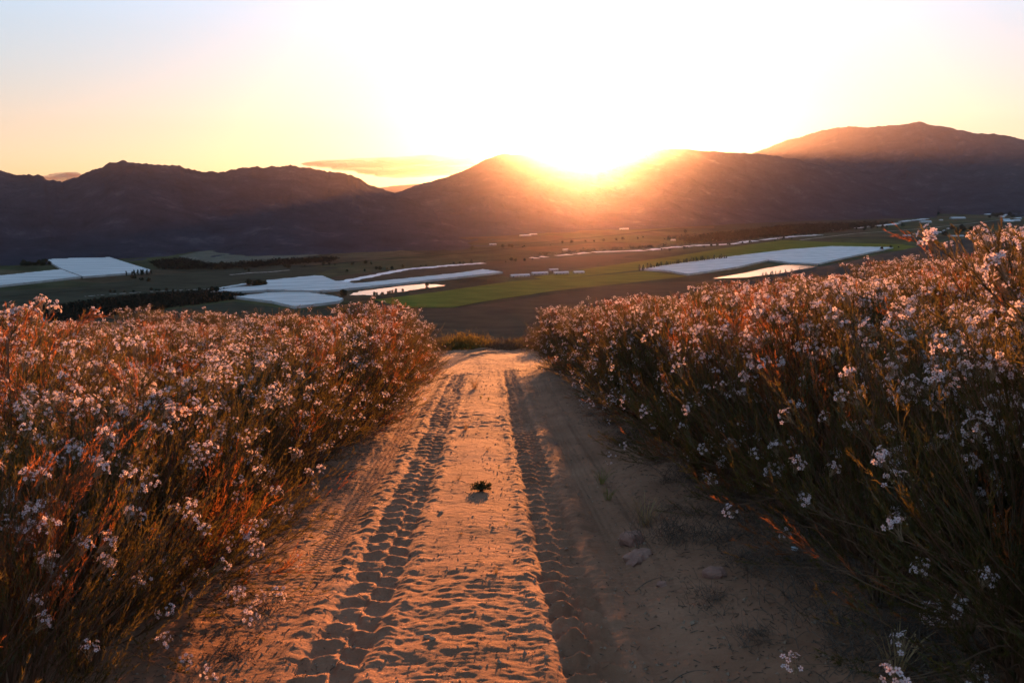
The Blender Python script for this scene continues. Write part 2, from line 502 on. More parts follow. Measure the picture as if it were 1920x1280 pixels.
def canopy(name, pts, n, h, label, cat, seed):
    """a mass of small crowns filling a polygon traced on the valley floor"""
    r = np.random.default_rng(seed)
    P = np.array([vpt(x, y)[:2] for x, y in pts]); c = P.mean(0)
    tri_ = [(P[i], P[(i + 1) % len(P)]) for i in range(len(P))]
    lo, hi = P.min(0), P.max(0)
    Q = lo + (hi - lo) * r.random((n * 4, 2))
    ins = np.zeros(len(Q), bool)
    for a, b in tri_:
        cond = (a[1] > Q[:, 1]) != (b[1] > Q[:, 1])
        xi = (b[0] - a[0]) * (Q[:, 1] - a[1]) / (b[1] - a[1] + 1e-9) + a[0]
        ins ^= cond & (Q[:, 0] < xi)
    Q = Q[ins][:n]; m = 9
    hh = h * r.uniform(.55, 1.2, len(Q))
    C = np.stack([Q[:, 0] - c[0], Q[:, 1] - c[1], hh * .55], 1)
    V = C[:, None, None] + (r.normal(size=(len(Q), m, 1, 3)) * .28 + r.normal(size=(len(Q), m, 3, 3)) * .26) * hh[:, None, None, None] * np.array([1, 1, .8])
    V[..., 2] = np.maximum(V[..., 2], 0)
    o = obj(name, mesh_np(name, V.reshape(-1, 3), np.arange(V.size // 3).reshape(-1, 3), M_wood), loc=(c[0], c[1], VZ))
    tag(o, label, cat, kind='stuff')
canopy("dense_orchard", [(72, 580), (250, 556), (400, 547), (470, 556), (440, 562), (300, 581), (100, 606)], 3600, 6.0, "long dark belt of dense orchard left of the white nets", 'orchard', 4)
canopy("riverside_wood", [(1420, 432), (1480, 424), (1680, 418), (1530, 440), (1440, 447), (1300, 456), (1250, 450)], 2600, 13, "dark riverside woodland beyond the green strip", 'woodland', 5)
canopy("riverside_wood", [(1000, 478), (1200, 464), (1400, 448), (1460, 443), (1400, 450), (1200, 468), (1010, 482)], 900, 9, "thin dark thicket along the far bank of the middle river", 'woodland', 6)
canopy("valley_scrub", [(280, 492), (345, 486), (400, 498), (520, 489), (640, 484), (620, 492), (420, 505), (300, 506)], 1500, 8, "dark scrub below the pale fallow field", 'scrub', 7)

# netted orchards: white shade nets on a frame of poles, ridged bay by bay
def net_mat(name, dark):
    m, nt, out = new_mat(name)
    tc = nt.nodes.new("ShaderNodeTexCoord")
    nz = nt.nodes.new("ShaderNodeTexNoise"); nz.inputs['Scale'].default_value = .02; nz.inputs['Detail'].default_value = 6
    mp = nt.nodes.new("ShaderNodeMapping"); mp.inputs['Scale'].default_value = (.25, 2.5, 1)
    nt.links.new(tc.outputs['Object'], mp.inputs[0]); nt.links.new(mp.outputs[0], nz.inputs['Vector'])
    r = nt.nodes.new("ShaderNodeValToRGB")
    r.color_ramp.elements[0].position = .40; r.color_ramp.elements[0].color = (.34 * dark, .315 * dark, .30 * dark, 1)
    r.color_ramp.elements[1].position = .60; r.color_ramp.elements[1].color = (.46 * dark, .425 * dark, .405 * dark, 1)
    nt.links.new(nz.outputs[0], r.inputs[0])
    p = nt.nodes.new("ShaderNodeBsdfPrincipled"); p.inputs['Roughness'].default_value = .5; p.inputs['Specular IOR Level'].default_value = .8
    nt.links.new(r.outputs[0], p.inputs['Base Color'])
    nt.links.new(p.outputs[0], out.inputs[0])
    return m
M_net = net_mat("shade_net", 1.0)
M_net_dark = net_mat("shade_net_seam", .82)
def clip_poly(poly, a, b, c):
    """keep the part of the polygon with a*x + b*y <= c"""
    outp = []
    n = len(poly)
    for i in range(n):
        p, q = poly[i], poly[(i + 1) % n]
        dp, dq = a * p[0] + b * p[1] - c, a * q[0] + b * q[1] - c
        if dp <= 0: outp.append(p)
        if (dp < 0 < dq) or (dq < 0 < dp):
            t = dp / (dp - dq)
            outp.append((p[0] + (q[0] - p[0]) * t, p[1] + (q[1] - p[1]) * t))
    return outp
def net_orchard(parts, label, height=4.5, bay=18, ang=0.0):
    """parts: convex polygons in photo pixels; each is cut in bays whose middle sags"""
    c0 = vpt(*parts[0][0])
    root = empty("netted_orchard", (c0[0], c0[1], VZ))
    tag(root, label, 'netted orchard', 'white netted orchards in the valley')
    ca, sa = math.cos(ang), math.sin(ang)
    for pts in parts:
        W = [vpt(x, y)[:2] - c0[:2] for x, y in pts]
        v = [(-sa * w[0] + ca * w[1]) for w in W]
        lo, hi = min(v), max(v)
        V, F, MI = [], [], []
        nb = max(1, int((hi - lo) / bay))
        for k in range(nb * 2):
            a0 = lo + (hi - lo) * k / (nb * 2); a1 = lo + (hi - lo) * (k + 1) / (nb * 2)
            pl = clip_poly(clip_poly([tuple(w) for w in W], -sa, ca, a1), sa, -ca, -a0)
            if len(pl) < 3: continue
            b = len(V)
            for q in pl:
                vv = -sa * q[0] + ca * q[1]
                onk = abs(vv - a0) < abs(vv - a1)
                ridge = (k % 2 == 0) == onk
                V.append((q[0], q[1], height + (0.6 if ridge else -0.6)))
            F.append(list(range(b, b + len(pl)))); MI.append(1 if k % 6 == 5 else 0)
        # side skirts
        n = len(W); b = len(V)
        for w in W:
            V.append((w[0], w[1], height + .2)); V.append((w[0], w[1], 0.0))
        for i in range(n):
            j = (i + 1) % n
            F.append([b + 2 * i, b + 2 * j, b + 2 * j + 1, b + 2 * i + 1]); MI.append(1)
        me = bpy.data.meshes.new("net_canopy"); me.from_pydata(V, [], F)
        me.materials.append(M_net); me.materials.append(M_net_dark)
        me.polygons.foreach_set('material_index', MI); me.update()
        obj("net_canopy", me, root)
    return root
net_orchard([[(88, 492), (96, 488), (203, 484), (240, 496), (282, 509), (280, 512), (156, 522), (116, 507)],
             [(-90, 528), (0, 520), (115, 508), (152, 522), (0, 539), (-90, 548)]],
            "large pale net roofed orchard at far left below the mountain", ang=.12)
net_orchard([[(500, 529), (590, 520), (604, 520), (628, 530), (668, 535), (600, 549), (500, 547)],
             [(395, 551), (430, 544), (500, 538), (500, 548), (410, 551)], [(392, 547), (440, 538), (474, 533), (480, 534), (420, 544), (396, 548)],
             [(604, 549), (640, 536), (668, 535), (860, 515), (905, 508), (943, 513), (820, 527), (680, 542)]],
            "long net roofed orchard running along the back of the left reservoir", ang=.35)
net_orchard([[(438, 560), (500, 553), (570, 551), (628, 559), (644, 564), (636, 569), (552, 579), (510, 569)]],
            "small five sided net roofed orchard in front of the long one", ang=.30)
net_orchard([[(1200, 507), (1340, 487), (1480, 470), (1440, 490), (1380, 504), (1290, 517), (1250, 510)],
             [(1480, 470), (1560, 464), (1675, 466), (1600, 482), (1560, 491), (1535, 497), (1480, 495), (1440, 490)]],
            "big net roofed orchard curving round the right reservoir", ang=.42)

# water: mirrors of the evening sky
def water_mat():
    m, nt, out = new_mat("still_water")
    p = nt.nodes.new("ShaderNodeBsdfPrincipled")
    r, nz, src = noise_ramp(nt, .05, [(.3, (.02, .025, .03)), (.7, (.03, .035, .035))])
    nt.links.new(r.outputs[0], p.inputs['Base Color'])
    p.inputs['Roughness'].default_value = .06; p.inputs['IOR'].default_value = 1.33
    p.inputs['Specular IOR Level'].default_value = .9
    n2 = nt.nodes.new("ShaderNodeTexNoise"); n2.inputs['Scale'].default_value = .6; n2.inputs['Detail'].default_value = 3
    nt.links.new(src, n2.inputs['Vector'])
    b = nt.nodes.new("ShaderNodeBump"); b.inputs['Strength'].default_value = .05; b.inputs['Distance'].default_value = .2
    nt.links.new(n2.outputs[0], b.inputs['Height']); nt.links.new(b.outputs[0], p.inputs['Normal'])
    nt.links.new(p.outputs[0], out.inputs[0])
    return m
M_water = water_mat()
def jag(pts, n=5, amp=.8, seed=0):
    r = np.random.default_rng(seed); o = []
    for i in range(len(pts)):
        p, q = np.array(pts[i], float), np.array(pts[(i + 1) % len(pts)], float)
        for k in range(n):
            o.append(tuple(p + (q - p) * k / n + (r.normal(size=2) * [amp * 3, amp * .5] if k else 0)))
    return o
poly_sheet("reservoir", jag([(655, 553), (672, 546), (700, 543), (752, 536), (796, 532), (836, 535), (790, 541), (752, 547), (706, 553)], 4, .7, 2), M_water, 1.2, "bright long reservoir in front of the long white nets", kind=ST)
poly_sheet("reservoir", jag([(1336, 522), (1400, 511), (1440, 502), (1470, 497), (1500, 497), (1534, 500), (1498, 508), (1440, 515), (1400, 520)], 3, .4, 3), M_water, 1.5, "bright reservoir beside the big right net", kind=ST)

def ribbon(name, pts, w, mat, h, label, kind=ST, seed=0, gap=0.0):
    r = np.random.default_rng(seed)
    P = np.array([vpt(x, y, h) for x, y in pts])
    t = np.linspace(0, len(P) - 1, len(P) * 12)
    Q = np.stack([np.interp(t, np.arange(len(P)), P[:, k]) for k in range(3)], 1)
    d = np.gradient(Q, axis=0); nrm = np.stack([-d[:, 1], d[:, 0], d[:, 0] * 0], 1)
    nrm /= np.linalg.norm(nrm, axis=1)[:, None]
    ww = w * (.6 + .8 * r.random(len(Q)))[:, None]
    off = nrm * (w * 1.2 * (vnoise(t * 1.7, t * 0, seed) * 2))[:, None]
    V = np.concatenate([Q + off - nrm * ww / 2, Q + off + nrm * ww / 2])
    n = len(Q); i = np.arange(n - 1)
    if gap: i = i[r.random(len(i)) > gap]
    o = obj(name, mesh_np(name, V, np.stack([i, i + n, i + n + 1, i + 1], 1), mat))
    tag(o, label, kind=kind)
ribbon("river", [(640, 530), (760, 505), (830, 497), (900, 492)], 26, M_river, .7, "braided sandy riverbed behind the left nets", seed=1)
ribbon("river", [(980, 484), (1120, 474), (1250, 465), (1340, 460), (1420, 452), (1490, 443), (1530, 440)], 34, M_river, .9, "shallow silver river crossing the middle of the valley", seed=2, gap=.12)
ribbon("river", [(1530, 436), (1600, 426), (1700, 416), (1740, 410)], 38, M_river, .9, "far bend of the silver river towards the village", seed=3, gap=.25)
ribbon("hedgerow", [(560, 500), (700, 488), (880, 474), (1100, 452)], 14, M_wood, .6, "dark field boundary crossing the valley under the central mountain", seed=21)
ribbon("hedgerow", [(900, 466), (1100, 446), (1280, 428)], 16, M_wood, .6, "thin dark field boundary near the foot of the central mountain", seed=22)
ribbon("hedgerow", [(1480, 402), (1620, 396), (1800, 386)], 16, M_wood, .6, "thin dark field boundary in the right pasture", seed=23)
ribbon("hedgerow", [(0, 556), (130, 546), (260, 536)], 6, M_wood, .8, "thin dark field boundary in the left pasture", seed=24)
ribbon("farm_road", [(1500, 450), (1600, 438), (1740, 428), (1850, 415), (2000, 396)], 9, M_road, .8, "pale gravel road running to the village at right", seed=4)
ribbon("farm_road", [(430, 515), (480, 511), (545, 507)], 12, M_road, .8, "short pale strip of road behind the left nets", seed=5)
ribbon("farm_road", [(1740, 402), (1820, 395), (1920, 388), (2000, 384)], 12, M_road, .8, "far pale road above the village", seed=6)
ribbon("farm_road", [(850, 577), (960, 560), (1080, 545), (1180, 531)], 3, M_brown, 1.5, "thin dirt track along the edge of the green field", seed=7)
ribbon("farm_road", [(160, 556), (210, 551), (300, 545), (400, 541)], 6, M_road, .9, "pale dirt road above the dark orchard belt", seed=8, gap=.3)
ribbon("farm_road", [(66, 578), (76, 592), (86, 606)], 2, M_road, .9, "short dirt road beside the dark orchard belt", seed=9)

# ------------------------------------------------------------------ mountains
def mount_mat(name, base, rock):
    m, nt, out = new_mat(name)
    p = nt.nodes.new("ShaderNodeBsdfPrincipled")
    r, nz, src = noise_ramp(nt, .007, [(.35, tuple(v * .6 for v in base)), (.57, base), (.68, rock)], detail=12, rough=.72)
    nt.links.new(r.outputs[0], p.inputs['Base Color'])
    p.inputs['Roughness'].default_value = 1; p.inputs['Specular IOR Level'].default_value = 0
    n2 = nt.nodes.new("ShaderNodeTexNoise"); n2.inputs['Scale'].default_value = .03; n2.inputs['Detail'].default_value = 12
    n2.inputs['Roughness'].default_value = .7
    nt.links.new(src, n2.inputs['Vector'])
    b = nt.nodes.new("ShaderNodeBump"); b.inputs['Strength'].default_value = .8; b.inputs['Distance'].default_value = 35
    nt.links.new(n2.outputs[0], b.inputs['Height']); nt.links.new(b.outputs[0], p.inputs['Normal'])
    nt.links.new(p.outputs[0], out.inputs[0])
    return m
M_mtn = mount_mat("fynbos_slope", (.050, .048, .062), (.092, .086, .096))

def mountain(name, label, ridge, rd, bd, seed, rough=30, nv=110, crest=1.2, back=2500, mat=None, npx=3.0):
    """height field between a base line and a crest; rd, bd: distance of crest and base as (px, metres) pairs"""
    rx = np.array([p[0] for p in ridge], float); ry = np.array([p[1] for p in ridge], float)
    px = np.arange(rx[0], rx[-1], npx)
    py = np.interp(px, rx, ry)
    az = np.arctan2((px - 960) / FPX, CP + (640 - py) / FPX * SP)
    tanel = (-SP + (640 - py) / FPX * CP) / np.hypot((px - 960) / FPX, CP + (640 - py) / FPX * SP)
    R = np.interp(px, [p[0] for p in rd], [p[1] for p in rd])
    B = np.interp(px, [p[0] for p in bd], [p[1] for p in bd])
    zr = CAMH + R * tanel
    zr = zr + crest * R / FPX * (fbm(px / 14.0, px * 0, 4, seed, .6) * 2.2)
    V = []
    vs = np.concatenate([np.linspace(0, 1, nv), 1 + np.linspace(.06, 1, 14)])
    for v in vs:
        if v <= 1:
            r = B + (R - B) * v
            prof = v ** 1.35 * .75 + .25 * v
            z = VZ + (zr - VZ) * prof
            w = 4 * v * (1 - v)
            x, y = r * np.sin(az), r * np.cos(az)
            n = ridged(x / 620, y / 620, 6, seed) - .5
            z = z + (rough * n * w) + rough * .12 * fbm(x / 60, y / 60, 4, seed + 9) * min(1, w * 3 + .15)
            z = np.maximum(z, VZ - 2)
            # never let a mid-slope knoll top the crest as the eye sees it
            cap = CAMH + (zr - CAMH) * 1.0 - (R - r) * 0.02
            z = np.minimum(z, np.where(v < 1, np.maximum(CAMH + r * (tanel - 0.002 * (1 - v) - .0002), VZ), z))
        else:
            r = R + (v - 1) * back
            x, y = r * np.sin(az), r * np.cos(az)
            z = zr + (VZ - zr) * ((v - 1) ** .8) + rough * .4 * (ridged(x / 500, y / 500, 4, seed) - .5) * (2 - v) * (v - 1) * 2
            z = np.minimum(z, zr - (r - R) * .06)
        V.append(np.stack([x, y, z], 1))
    V = np.concatenate(V)
    o = obj(name, mesh_np(name, V, grid_faces(len(vs), len(px)), mat or M_mtn, True))
    tag(o, label, kind='structure')
    return o

mountain("mountain", "distant pale hill seen through the gap between the ranges",
         [(560, 362), (640, 356), (700, 353), (740, 348), (800, 344), (900, 345), (980, 352)], [(560, 10600), (980, 10600)], [(560, 9500), (980, 9500)], 51, 30, nv=24, crest=.3, back=900)
mountain("mountain", "long dark mountain range filling the left horizon",
         [(-700, 300), (-400, 318), (-200, 312), (0, 320), (20, 325), (75, 330), (100, 339), (116, 342), (150, 328), (190, 313), (205, 306), (228, 304), (252, 303), (262, 306), (310, 308), (330, 310), (348, 316), (395, 322), (425, 323), (445, 316), (480, 313), (545, 310), (590, 316), (640, 324), (672, 336), (690, 344), (716, 355), (760, 368), (800, 388), (860, 425), (960, 460)],
         [(-700, 5200), (0, 4600), (112, 4300), (250, 4000), (545, 4200), (716, 4300), (960, 3200)],
         [(-700, 2600), (0, 2500), (250, 2450), (545, 2500), (760, 2600), (960, 2600)], 5, 58, crest=2.4)
mountain("mountain", "central mountain ridge with the sun setting behind it",
         [(640, 420), (700, 385), (740, 362), (770, 352), (790, 345), (815, 338), (840, 331), (880, 315), (915, 297), (935, 290), (946, 287), (960, 290), (1010, 289), (1040, 291), (1075, 296), (1110, 298), (1150, 293), (1190, 285), (1250, 279), (1275, 279), (1330, 283), (1390, 287), (1450, 291), (1500, 300), (1560, 318), (1640, 345), (1760, 385)],
         [(640, 4300), (946, 5200), (1250, 5600), (1450, 6200), (1760, 6500)],
         [(640, 3000), (946, 3300), (1250, 3900), (1450, 4600), (1760, 5600)], 17, 62, crest=1.0)
mountain("mountain", "higher far mountain on the right with a rounded summit",
         [(1300, 325), (1360, 302), (1410, 288), (1450, 273), (1480, 262), (1510, 255), (1540, 244), (1590, 237), (1620, 240), (1660, 236), (1700, 233), (1712, 230), (1724, 228), (1740, 234), (1775, 239), (1820, 248), (1880, 253), (1920, 262), (2050, 285), (2300, 300), (2700, 290)],
         [(1300, 9400), (1720, 9000), (2700, 8200)], [(1300, 6800), (1720, 6400), (2000, 6000), (2700, 5200)], 29, 90, crest=1.0, back=2200)

# dark spur of our own hill, right of the flower rows
M_spur = simple("dark_brown_hillside", [(.3, (.028, .018, .013)), (.7, (.055, .036, .026))], .05, rough=1, spec=.1, bump=.6, bscale=.6, bdist=.6)  # dark brown base colour, mottled by noise
sp_px = np.arange(1290, 2700, 5.0)
sp_py = np.interp(sp_px, [1290, 1360, 1420, 1500, 1580, 1620, 1675, 1740, 1800, 1860, 1920, 2100, 2700], [600, 545, 522, 505, 492, 484, 472, 458, 449, 442, 436, 415, 380])
rows = []
azs = np.arctan2((sp_px - 960) / FPX, CP + (640 - sp_py) / FPX * SP)
te = (-SP + (640 - sp_py) / FPX * CP) / np.hypot((sp_px - 960) / FPX, CP + (640 - sp_py) / FPX * SP)
RD = np.interp(sp_px, [1290, 1500, 1920, 2700], [330, 520, 620, 500])
zc = CAMH + RD * te
for v in list(np.linspace(.12, 1, 40)) + list(1 + np.linspace(.05, 1.4, 20)):
    r = RD * v
    x, y = r * np.sin(azs), r * np.cos(azs)
    if v <= 1:
        z = zc - (1 - v) * RD * .06 + 1.1 * fbm(x / 9, y / 9, 5, 8) * (v < 1) - 2 * (v < 1) * (1 - v)
        z = z - np.maximum(.45 - v, 0) * 60
    else:
        z = zc - (v - 1) * RD * .55 - 0.2
    if v == 1.0: z = zc + .6 * fbm(x / 6, y / 6, 4, 8)
    rows.append(np.stack([x, y, z], 1))
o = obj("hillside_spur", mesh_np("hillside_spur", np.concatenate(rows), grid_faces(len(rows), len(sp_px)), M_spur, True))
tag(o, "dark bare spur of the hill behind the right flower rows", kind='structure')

# ------------------------------------------------------------------ haze: one closed box
def box_mesh(name, lo, hi, mat):
    v = [(x, y, z) for x in (lo[0], hi[0]) for y in (lo[1], hi[1]) for z in (lo[2], hi[2])]
    f = [(0, 1, 3, 2), (4, 6, 7, 5), (0, 4, 5, 1), (2, 3, 7, 6), (0, 2, 6, 4), (1, 5, 7, 3)]
    me = bpy.data.meshes.new(name); me.from_pydata(v, [], f); me.materials.append(mat); me.update()
    return me
hm, nt, out = new_mat("evening_haze")
pv = nt.nodes.new("ShaderNodeVolumePrincipled")
pv.inputs['Color'].default_value = (.90, .82, .92, 1)
pv.inputs['Density'].default_value = HAZE
pv.inputs['Anisotropy'].default_value = HAZE_G
nt.links.new(pv.outputs[0], out.inputs['Volume'])
hz = obj("haze", box_mesh("haze", (-12900, -3100, VZ - 5), (12900, 13900, 1150), hm))
tag(hz, "warm evening haze filling the valley air", kind='stuff')

# ------------------------------------------------------------------ clouds low over the gap, far outside the haze
def cloud_mat():
    m, nt, out = new_mat("thin_cloud")
    tc = nt.nodes.new("ShaderNodeTexCoord")
    mp = nt.nodes.new("ShaderNodeMapping"); mp.inputs['Scale'].default_value = (.00045, .0009, .0040)
    nt.links.new(tc.outputs['Object'], mp.inputs[0])
    nz = nt.nodes.new("ShaderNodeTexNoise"); nz.inputs['Scale'].default_value = 1; nz.inputs['Detail'].default_value = 6
    nt.links.new(mp.outputs[0], nz.inputs['Vector'])
    mr = nt.nodes.new("ShaderNodeMapRange"); mr.inputs[1].default_value = .30; mr.inputs[2].default_value = .46
    mr.inputs[3].default_value = 0; mr.inputs[4].default_value = 1
    nt.links.new(nz.outputs[0], mr.inputs[0])
    lw = nt.nodes.new("ShaderNodeLayerWeight"); lw.inputs[0].default_value = .5
    inv = nt.nodes.new("ShaderNodeMath"); inv.operation = 'SUBTRACT'; inv.inputs[0].default_value = 1
    nt.links.new(lw.outputs['Facing'], inv.inputs[1])
    pw = nt.nodes.new("ShaderNodeMath"); pw.operation = 'POWER'; pw.inputs[1].default_value = .9
    nt.links.new(inv.outputs[0], pw.inputs[0])
    mu = nt.nodes.new("ShaderNodeMath"); mu.operation = 'MULTIPLY'
    nt.links.new(mr.outputs[0], mu.inputs[0]); nt.links.new(pw.outputs[0], mu.inputs[1])
    m2 = nt.nodes.new("ShaderNodeMath"); m2.operation = 'MULTIPLY'; m2.inputs[1].default_value = .95
    nt.links.new(mu.outputs[0], m2.inputs[0])
    d = nt.nodes.new("ShaderNodeBsdfDiffuse"); d.inputs[0].default_value = (.24, .17, .17, 1)
    t = nt.nodes.new("ShaderNodeBsdfTranslucent"); t.inputs[0].default_value = (.20, .14, .14, 1)
    ad = nt.nodes.new("ShaderNodeMixShader"); ad.inputs[0].default_value = .4
    nt.links.new(d.outputs[0], ad.inputs[1]); nt.links.new(t.outputs[0], ad.inputs[2])
    tr = nt.nodes.new("ShaderNodeBsdfTransparent")
    mx = nt.nodes.new("ShaderNodeMixShader")
    nt.links.new(m2.outputs[0], mx.inputs[0]); nt.links.new(tr.outputs[0], mx.inputs[1]); nt.links.new(ad.outputs[0], mx.inputs[2])
    nt.links.new(mx.outputs[0], out.inputs[0])
    return m
M_cloud = cloud_mat()
def cloud(px, py, wpx, hpx, label, seed, dist=42000):
    d = ray(px, py); d = d / np.hypot(d[0], d[1])
    c = d * dist + np.array([0, 0, CAMH])
    a, b, cc = wpx / FPX * dist / 2, hpx / FPX * dist * .9, hpx / FPX * dist / 2
    nu, nw = 48, 20
    V = []
    for i in range(nw + 1):
        th = math.pi * i / nw
        for j in range(nu):
            ph = 2 * math.pi * j / nu
            x, y, z = math.sin(th) * math.cos(ph), math.sin(th) * math.sin(ph), math.cos(th)
            n = 1 + .5 * float(fbm(np.array(x * 2.5 + 3), np.array(y * 2 + z * 2), 3, seed))
            V.append((x * a * n, y * b * n, z * cc * n + .18 * cc * math.sin(3 * x)))
    F = []
    for i in range(nw):
        for j in range(nu):
            F.append((i * nu + j, i * nu + (j + 1) % nu, (i + 1) * nu + (j + 1) % nu, (i + 1) * nu + j))
    o = obj("cloud", mesh_np("cloud", np.array(V), np.array(F), M_cloud, True), loc=tuple(c))
    tag(o, label, 'cloud', 'thin clouds low over the mountain gap')
cloud(745, 308, 330, 26, "upper long pink streak of cloud above the mountain gap", 1)
cloud(790, 323, 210, 17, "lower thin pink streak of cloud above the mountain gap", 2)
cloud(118, 332, 60, 14, "small mauve cloud behind the left mountain saddle", 3)

# ------------------------------------------------------------------ trees and buildings in the valley
M_tree = simple("tree_crown", [(.3, (.014, .018, .010)), (.7, (.038, .042, .020))], .4, rough=1, spec=.1)
M_trunk = simple("tree_trunk", [(.3, (.05, .035, .025)), (.7, (.09, .07, .05))], 1)
def crown_mesh(kind, seed):
    r = np.random.default_rng(seed)
    n = 420 if kind != 'poplar' else 240
    if kind == 'poplar':
        t = r.random(n); rad = .11 * np.sin(np.pi * np.clip(t * .9 + .08, 0, 1)) ** .7
        c = np.stack([np.zeros(n), np.zeros(n), .12 + .88 * t], 1)
    else:
        t = r.random(n); rad = .42 * np.sin(np.pi * np.clip(t * .85 + .12, 0, 1)) ** .6 * (.75 + .5 * r.random(n))
        c = np.stack([np.zeros(n), np.zeros(n), .25 + .72 * t], 1)
    ph = r.random(n) * 2 * np.pi; q = np.sqrt(r.random(n)) * rad
    c[:, 0] += q * np.cos(ph) + .05 * np.sin(t * 9); c[:, 1] += q * np.sin(ph)
    sz = (.055 if kind == 'poplar' else .085)
    V = c[:, None, :] + r.normal(size=(n, 3, 3)) * sz
    return mesh_np("crown_" + kind, V.reshape(-1, 3), np.arange(n * 3).reshape(-1, 3), M_tree)
def trunk_mesh():
    V, F = [], []
    for k, (z, rr) in enumerate(((0, .03), (.3, .02), (.7, .008))):
        for j in range(5):
            a = 2 * math.pi * j / 5
            V.append((rr * math.cos(a), rr * math.sin(a), z))
    for k in range(2):
        for j in range(5):
            F.append((k * 5 + j, k * 5 + (j + 1) % 5, (k + 1) * 5 + (j + 1) % 5, (k + 1) * 5 + j))
    return mesh_np("trunk", np.array(V), np.array(F), M_trunk)
CR = {k: [crown_mesh(k, s) for s in (1, 2, 3)] for k in ('poplar', 'round')}
TR = trunk_mesh()
def tree(px, py, h, kind, label, group, name=None):
    p = vpt(px, py)
    e = empty(name or ("poplar_tree" if kind == 'poplar' else "broadleaf_tree"), tuple(p), random.random() * 6, h)
    tag(e, label, 'tree', group)
    obj("trunk", TR, e); obj("crown", random.choice(CR[kind]), e)
def row(pts, n, h, kind, label, group, jit=1.0):
    P = np.array(pts, float)
    for k in range(n):
        t = min((k + (.5 if jit < 1.6 else 3.0) * random.random()) / n, 1) * (len(P) - 1)
        x = np.interp(t, np.arange(len(P)), P[:, 0]) + random.gauss(0, jit)
        y = np.interp(t, np.arange(len(P)), P[:, 1]) + random.gauss(0, jit * .2)
        tree(x, y, h * random.uniform(.45, 1.25), kind, label, group)
row([(1198, 509), (1250, 500), (1300, 493), (1366, 486)], 60, 14, 'poplar', "slim dark tree in the windbreak row behind the big right net", "windbreak trees behind the right net", .8)
row([(1425, 520), (1470, 514), (1540, 503)], 26, 9, 'poplar', "slim dark tree on the near bank of the right reservoir", "trees on the bank of the right reservoir", 1.5)
row([(236, 518), (262, 517), (284, 514)], 16, 12, 'poplar', "dark conifer at the corner of the far left net", "dark conifers at the corner of the left net", 2)
row([(245, 521), (278, 528)], 9, 7, 'round', "low dark bush below the conifers of the left net", "bushes below the conifers", 2)
row([(466, 537), (500, 537)], 9, 13, 'round', "round dark tree in the notch of the long net", "dark trees in the notch of the long net", 3)
row([(640, 556), (650, 557)], 2, 11, 'round', "lone dark tree at the left end of the reservoir", "trees at the left end of the reservoir", 1)
row([(800, 538), (806, 538)], 1, 9, 'round', "single tree on the right end of the left reservoir", None, .1)
row([(760, 546), (700, 554)], 14, 5, 'round', "low bush on the near bank of the left reservoir", "bushes on the left reservoir bank", 3)
row([(380, 546), (400, 549)], 4, 12, 'round', "dark tree at the left tip of the long net", "trees at the tip of the long net", 3)
row([(1780, 432), (1840, 436), (1790, 440)], 16, 22, 'round', "dark round tree among the farm buildings at right", "trees round the right farm", 7)
row([(1850, 408), (1930, 404)], 16, 24, 'round', "dark tree between the far village roofs", "trees in the far village", 6)
row([(1750, 402), (1756, 402)], 2, 22, 'round', "lone dark tree in the pasture above the farm", "lone trees above the farm", 2)
row([(1540, 435), (1690, 425)], 22, 15, 'round', "dark tree on the river bank beyond the green strip", "trees along the far river bank", 5)
row([(1230, 473), (1480, 449)], 22, 9, 'round', "small dark tree along the near bank of the middle river", "trees along the middle river", 4)
row([(1440, 436), (1520, 428)], 22, 17, 'round', "dark tree at the edge of the riverside woodland", "trees at the woodland edge", 6)
row([(1640, 470), (1660, 468), (1740, 458)], 7, 9, 'round', "dark bush beside the right tip of the big net", "bushes beside the right net tip", 3)
row([(200, 548), (420, 545)], 18, 6, 'round', "dark shrub along the dirt road above the orchard belt", "shrubs above the orchard belt", 5)

row([(640, 512), (820, 498), (1000, 489)], 20, 9, 'round', "dark bush along the edge of the ploughed land behind the long net", "bushes along the ploughed land", 4)
row([(420, 510), (620, 498), (700, 494)], 16, 9, 'round', "dark tree on the field edge below the fallow field", "trees below the fallow field", 5)
row([(300, 500), (345, 503), (420, 500)], 12, 12, 'round', "dark tree of the scrub at the left end of the fallow field", "trees left of the fallow field", 6)
row([(40, 500), (85, 496)], 14, 13, 'round', "dark tree beside the left corner of the far left net", "trees at the left corner of the far net", 6)
row([(1380, 400), (1500, 398), (1640, 392), (1760, 396)], 20, 15, 'round', "tiny dark tree on a field edge under the right mountain", "trees under the right mountain", 5)
row([(860, 470), (1000, 462), (1150, 452), (1300, 436)], 22, 11, 'round', "tiny dark tree on a field edge under the central mountain", "trees under the central mountain", 6)
M_wall = simple("farm_wall", [(.3, (.22, .20, .18)), (.7, (.30, .28, .25))], .5)
M_roof = simple("zinc_roof", [(.3, (.34, .35, .36)), (.7, (.50, .51, .53))], .4, rough=.35, spec=.6)
M_roof2 = simple("dark_tile_roof", [(.3, (.10, .06, .05)), (.7, (.16, .10, .08))], .4)
M_dark = simple("dark_opening", [(.3, (.02, .02, .02)), (.7, (.03, .03, .03))], 1)
